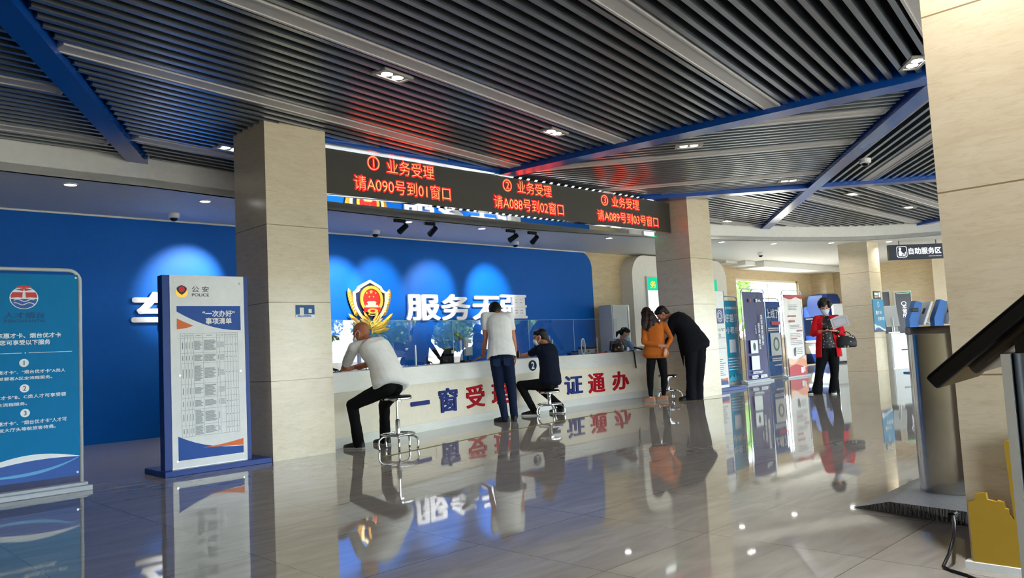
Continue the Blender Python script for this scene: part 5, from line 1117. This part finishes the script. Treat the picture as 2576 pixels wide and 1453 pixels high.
def long_hair(part, P, M, ax, k, Hd, G):
    bm = new(); ball(bm, P(0, -.02, .035), (.09, .1, .088), M, 24, 16); ball(bm, P(0, -.05, -.05), (.088, .075, .11), M)
    b = -V(ax[0]); b.z = 0; b.normalize(); sd = V(ax[2])
    rnd = random.Random(5)
    for i in range(11):
        u_ = -1+2*i/10; p0 = P(u_*.08, -.05-.02*(1-abs(u_)), .0); L_ = .34-.05*abs(u_)+rnd.uniform(-.03, .03)
        pts = [p0+V((0, 0, -L_*q))+sd*(u_*.075*q+.05*q+.012*math.sin(q*7+i))+b*(.03+.03*math.sin(q*PI)+.10*q+.012*math.sin(q*9+2*i)) for q in (0, .25, .5, .75, 1)]
        chain(bm, pts, [.035, .036, .034, .028, .012])
    part('hair', meld(bm, .009, 3, .004, 40), BRNHAIR)
person('woman with long dark hair in an orange sweater, one arm behind her back', orange, (.62, .62, -.45), long_hair, SK3, dict(m=mat('orange knit', '#b8621f', .85, bump=(60, .4)), sleeve=1.85, drop=.06, loose=1.9, flare=.012), dict(m=BLKTR, w=.94, flare=-.014, len=-.02), dict(m=mat('bare beige flat', '#a8745a', .5), s=GSOLE, L=.235, slim=.85), 'f', .96, hand_opts=dict(WL=dict(d=(.3, -.9, -.1), pn=(-.7, -.4, 0)), WR=dict(d=(-.25, .0, -1), pn=(.5, .5, 0), curl=.6)))
suit = dict(Hd=(11.97,8.27,1.575), N=(12.035,8.135,1.516), C=(12.126,7.900,1.359), P=(12.170,7.745,0.940), SL=(11.900,8.026,1.418), SR=(12.200,8.117,1.47), EL=(11.95,8.12,1.10), WL=(12.06,8.33,0.965), ER=(12.26,8.30,1.16), WR=(12.24,8.45,1.0), HL=(12.087,7.780,0.915), HR=(12.243,7.708,0.921), KL=(12.110,7.835,0.474), AL=(12.097,7.855,0.057), TL=(11.995,8.008,0.003), KR=(12.245,7.740,0.465), AR=(12.234,7.793,0.054), TR=(12.191,7.893,0.012))
DSUIT = mat('charcoal suit cloth', '#0c0d13', .85, spec=.15, bump=(60, .2))
r_ = person('man in a dark suit bending deep over the counter beside the orange sweater', suit, (-.45, .55, -.75), short_hair(BLKHAIR), SK2, dict(m=DSUIT, sleeve=1.88, drop=.08, loose=2.0, flare=.03), dict(m=DSUIT, w=1.3, flare=.024), dict(m=BSH, s=BSOLE, L=.29), headup=(-.3, .3, .8), width=1.14)
o, part, P, M, G, fr, spine = r_
bm = new(); s, f, d = fr(.35)  # the open jacket front hangs down
for sd, L_ in ((-1, .46), (1, .36)):
    top_ = [spine(t)+fr(t)[0]*.13*sd+fr(t)[1]*.10 for t in (.18, .35, .55)]
    a = [bm.verts.new(p) for p in top_]; b = [bm.verts.new(V((p.x, p.y, p.z-L_*(.35+.32*(2-i))))+V((-.01*sd, .02, 0))) for i, p in enumerate(top_)]
    a2 = [bm.verts.new(p.co+V((.014*sd, -.01, 0))) for p in a]; b2 = [bm.verts.new(p.co+V((.014*sd, -.01, 0))) for p in b]
    for A_, B_ in ((a, b), (b2, a2)):
        for i in range(2): bm.faces.new((A_[i], A_[i+1], B_[i+1], B_[i]))
    for i in range(2): bm.faces.new((b[i], b[i+1], b2[i+1], b2[i])); bm.faces.new((a[i], a2[i], a2[i+1], a[i+1]))
    bm.faces.new((a[0], b[0], b2[0], a2[0])); bm.faces.new((a[2], a2[2], b2[2], b[2]))
part('jacket_front', bm, DSUIT, False)
red = dict(Hd=(13.625,5.967,1.527), N=(13.663,5.981,1.381), C=(13.663,5.981,1.120), P=(13.663,5.981,0.818), SR=(13.602,6.117,1.322), SL=(13.757,5.825,1.316), ER=(13.53,6.17,1.069), WR=(13.43,5.96,1.115), EL=(13.73,5.74,1.044), WL=(13.54,5.775,1.10), HR=(13.629,6.050,0.787), HL=(13.698,5.914,0.779), KR=(13.572,6.125,0.426), AR=(13.563,6.194,0.075), TR=(13.472,6.311,0.016), KL=(13.694,5.913,0.423), AL=(13.709,5.953,0.075), TL=(13.586,5.909,0.012))
def curly(part, P, M, ax, k, Hd, G):
    bm = new(); rnd = random.Random(2)
    for i in range(60):
        a = rnd.uniform(0, 2*PI); e = rnd.uniform(-.35, 1.5); x = .082*math.cos(e)*math.cos(a); y = .092*math.cos(e)*math.sin(a)-.02; z = .04+.085*math.sin(e)
        if y > .045 and z < .055: continue
        ball(bm, P(x*1.1, y*1.05, z*1.1), .034*k*rnd.uniform(.8, 1.2), None, 8, 6)
    ball(bm, P(0, -.022, .042), [q*k for q in (.085, .096, .085)], M); part('hair', meld(bm, .008, 2, .004, 50), BLKHAIR)
REDM = mat('red jacket cloth', '#c4101f', .8, spec=.2, bump=(30, .2)); DOTS = dotted('black dotted blouse', '#121214', ('#d8d6d0',), 26, .2)
r_ = person('woman in a red jacket reading a phone and holding a paper sheet', red, (-.9, -.36, -.42), curly, SK3, dict(m=DOTS, sleeve=.5, drop=.02, loose=.3), dict(m=BLKTR, w=1.14, flare=.034, len=.045), dict(m=BSH, s=WSOLE, L=.245), 'f', .97, mask=MASKB, hand_opts=dict(WR=dict(d=(-.4, -.9, -.02), pn=(.1, 0, 1), curl=.5, ts=-1), WL=dict(d=(-.35, .8, .05), pn=(.1, 0, 1), curl=.5)))
o, part, P, M, G, fr, spine = r_
def jacket(part, G, fr, spine, k=.97):
    bm = new(); seg = 26; rings = []
    for t, a, b in ((-.30, .232, .172), (-.08, .222, .168), (.15, .208, .158), (.35, .184, .142), (.55, .182, .146), (.75, .184, .144), (.9, .166, .112), (.985, .1, .086)):
        s, f, d = fr(max(t, 0)); c = spine(0)+fr(0)[2]*t*.58 if t < 0 else spine(t)
        op = .62-.25*max(0, t)
        pts = []
        for i in range(seg):
            th = PI/2+op+(2*PI-2*op)*i/(seg-1); pts.append(c+s*a*k*math.cos(th)+f*b*k*math.sin(th))
        rings.append(pts)
    ctr = [spine(max(t, 0)) for t in (0, 0, .15, .35, .55, .75, .9, .985)]
    full = []
    for pts, c in zip(rings, ctr):
        inner = [p-(V((p.x-c.x, p.y-c.y, 0))).normalized()*.016 for p in pts[::-1]]; full.append(pts+inner)
    loft(bm, full)
    for S, E_, W_ in (('SL', 'EL', 'WL'), ('SR', 'ER', 'WR')):
        cap(bm, spine(.9).lerp(G[S], .4), G[S], .066, .068); chain(bm, [G[S], G[S].lerp(G[E_], .5), G[E_], G[E_].lerp(G[W_], .3), G[E_].lerp(G[W_], .5)], [.068, .064, .058, .054, .052])
    return part('jacket', meld(bm, .008, 3, .004, 8), REDM)
jacket(part, G, fr, spine)
bm = new(); chain(bm, [G['EL'].lerp(G['WL'], .5), G['EL'].lerp(G['WL'], .8)], [.045, .04]); part('cuff', bm, DOTS)
# what she holds
c = (G['WL']+G['WR'])/2+V((-.06, -.0, .015))
bm = new(); box(bm, (0, 0, 0), (.072, .15, .009), bev=.003); t = put('phone', bm, BLACK, M=T(c+V((-.03, .0, .02))) @ RZ(-.2) @ RY(.45)); tag(t, 'dark phone in the hands of the woman in red', 'phone')
bm = new(); Rw = []
for i in range(9):
    q = i/8; Rw.append([V((.0+.0*q, -.30*q, .06*math.sin(q*2)+.02)), V((-.03, -.30*q+.03, .20+.05*q+.03*math.sin(q*3)))])
n_ = len(Rw); a = [bm.verts.new(r[0]) for r in Rw]; b = [bm.verts.new(r[1]) for r in Rw]
for i in range(n_-1): bm.faces.new((a[i], a[i+1], b[i+1], b[i]))
t = put('paper_sheet', bm, mat('form paper', '#f4f6f8', .6), M=T(G['WL']+V((-.09, -.0, .0)))); tag(t, 'white printed paper sheet held out by the woman in red', 'paper')
bm = new(); q_ = [(Rw[i][0].lerp(Rw[i][1], f_)) for i, f_ in ((1, .15), (7, .15), (7, .85), (1, .85))]
for i in range(4): tube(bm, [q_[i]+V((-.002, 0, 0)), q_[(i+1) % 4]+V((-.002, 0, 0))], .0025, 5)
put('printed_border', bm, mat('print grey', '#9a9aa0', .5), t)
t = thing('handbag', 'black handbag with small coloured motifs hanging from the arm in red', 'bag', (13.70, 5.66, .80), math.radians(-66))
bm = new(); loft(bm, [[V((x*w, y*d_, z)) for x, y in ((-1, -.6), (-.7, -1), (.7, -1), (1, -.6), (1, .6), (.7, 1), (-.7, 1), (-1, .6))] for z, w, d_ in ((0, .13, .05), (.02, .155, .065), (.1, .16, .062), (.18, .135, .04), (.205, .11, .022))])
put('body', bm, dotted('motif cloth', '#151417', ('#c9c4b8', '#7f8d75'), 17, .27), t, auto=50)
bm = new(); tube(bm, [(-.08+.03*0, 0, .19), (-.05, 0, .25), (.0, -.0, .275), (.05, 0, .25), (.08, 0, .19)], .009, 6); put('handle', bm, BLACK, t)
# --- officers behind the counter
police = dict(Hd=(13.143,10.048,1.272), N=(13.11,10.15,1.155), C=(13.13,10.2,0.96), P=(13.16,10.24,0.72), SR=(12.97,10.21,1.075), SL=(13.225,10.02,1.06), ER=(12.93,10.08,0.86), EL=(13.29,9.90,0.85), WR=(13.06,9.96,0.80), WL=(13.24,9.80,0.80), HL=(13.22,10.2,.70), HR=(13.08,10.3,.70), KL=(13.4,9.98,.52), KR=(13.2,10.02,.52), AL=(13.4,10.0,.1), AR=(13.2,10.05,.1), TL=(13.5,9.9,.03), TR=(13.3,9.95,.03))
PSH = mat('police shirt blue', '#7f9fce', .7, bump=(40, .2))
def tied(part, P, M, ax, k, Hd, G):
    short_hair(BLKHAIR, nape=-.03)(part, P, M, ax, k, Hd, G)
    bm = new(); chain(bm, [P(0, -.1, .0), P(0, -.14, -.06), P(.01, -.12, -.14)], [.03, .035, .014]); part('pony_tail', meld(bm, .008, 2), BLKHAIR)
r_ = person('policewoman in a pale blue shirt and mask working behind the counter', police, (.55, -.62, -.5), tied, SK3, dict(m=PSH, sleeve=1.6, drop=.02), dict(m=BLKTR), dict(m=BSH, s=BSOLE), 'f', .97, mask=MASKB)
o, part, P, M, G, fr, spine = r_
for S in ('SR', 'SL'):
    bm = new(); box(bm, (0, 0, 0), (.11, .05, .012), M=T(G[S].lerp(spine(.97), .3)+V((0, 0, .068))) @ RZ(-.75), bev=.004); part('shoulder_board', bm, ENAVY, False)
officer = dict(Hd=(5.80,9.42,1.245), N=(5.745,9.50,1.145), C=(5.73,9.54,0.95), P=(5.725,9.60,0.72), SR=(5.60,9.58,1.07), SL=(5.86,9.42,1.06), ER=(5.58,9.45,.86), EL=(5.92,9.30,.86), WR=(5.70,9.25,.80), WL=(5.86,9.2,.80), HL=(5.80,9.56,.70), HR=(5.66,9.66,.70), KL=(5.95,9.36,.52), KR=(5.8,9.4,.52), AL=(5.95,9.4,.1), AR=(5.8,9.45,.1), TL=(6.05,9.3,.03), TR=(5.9,9.35,.03))
person('officer in a pale shirt and mask half hidden by the near-counter column', officer, (.62, -.45, -.55), short_hair(BLKHAIR), SK3, dict(m=PSH, sleeve=1.6, drop=.02), dict(m=BLKTR), dict(m=BSH, s=BSOLE), mask=MASKW, k=.97)
def chair(x, y, rz, label):
    t = thing('office_chair', label, 'chair', (x, y, 0), rz, 'office chairs behind the counter')
    bm = new(); bb(bm, -.23, .23, -.23, .23, .50, .585, bev=.03); put('seat', bm, DGREY, t); bm = new(); bb(bm, -.2, .2, .24, .29, .66, .92, bev=.02); put('backrest', bm, DGREY, t)
    bm = new(); tube(bm, [(0, .1, .5), (0, .30, .52), (0, .295, .75)], .018, 6); cyl(bm, (0, 0, .06), (0, 0, .5), .03); put('post', bm, BLACK, t)
    for k in range(5): bm = new(); a_ = k*2*PI/5; cyl(bm, (0, 0, .08), (.26*math.cos(a_), .26*math.sin(a_), .05), .022, .016, 8); ball(bm, (.27*math.cos(a_), .27*math.sin(a_), .03), .03); put('leg', bm, BLACK, t)
chair(13.18, 10.27, .72, 'dark office chair under the policewoman'); chair(5.73, 9.62, .6, 'dark office chair under the half-hidden officer')
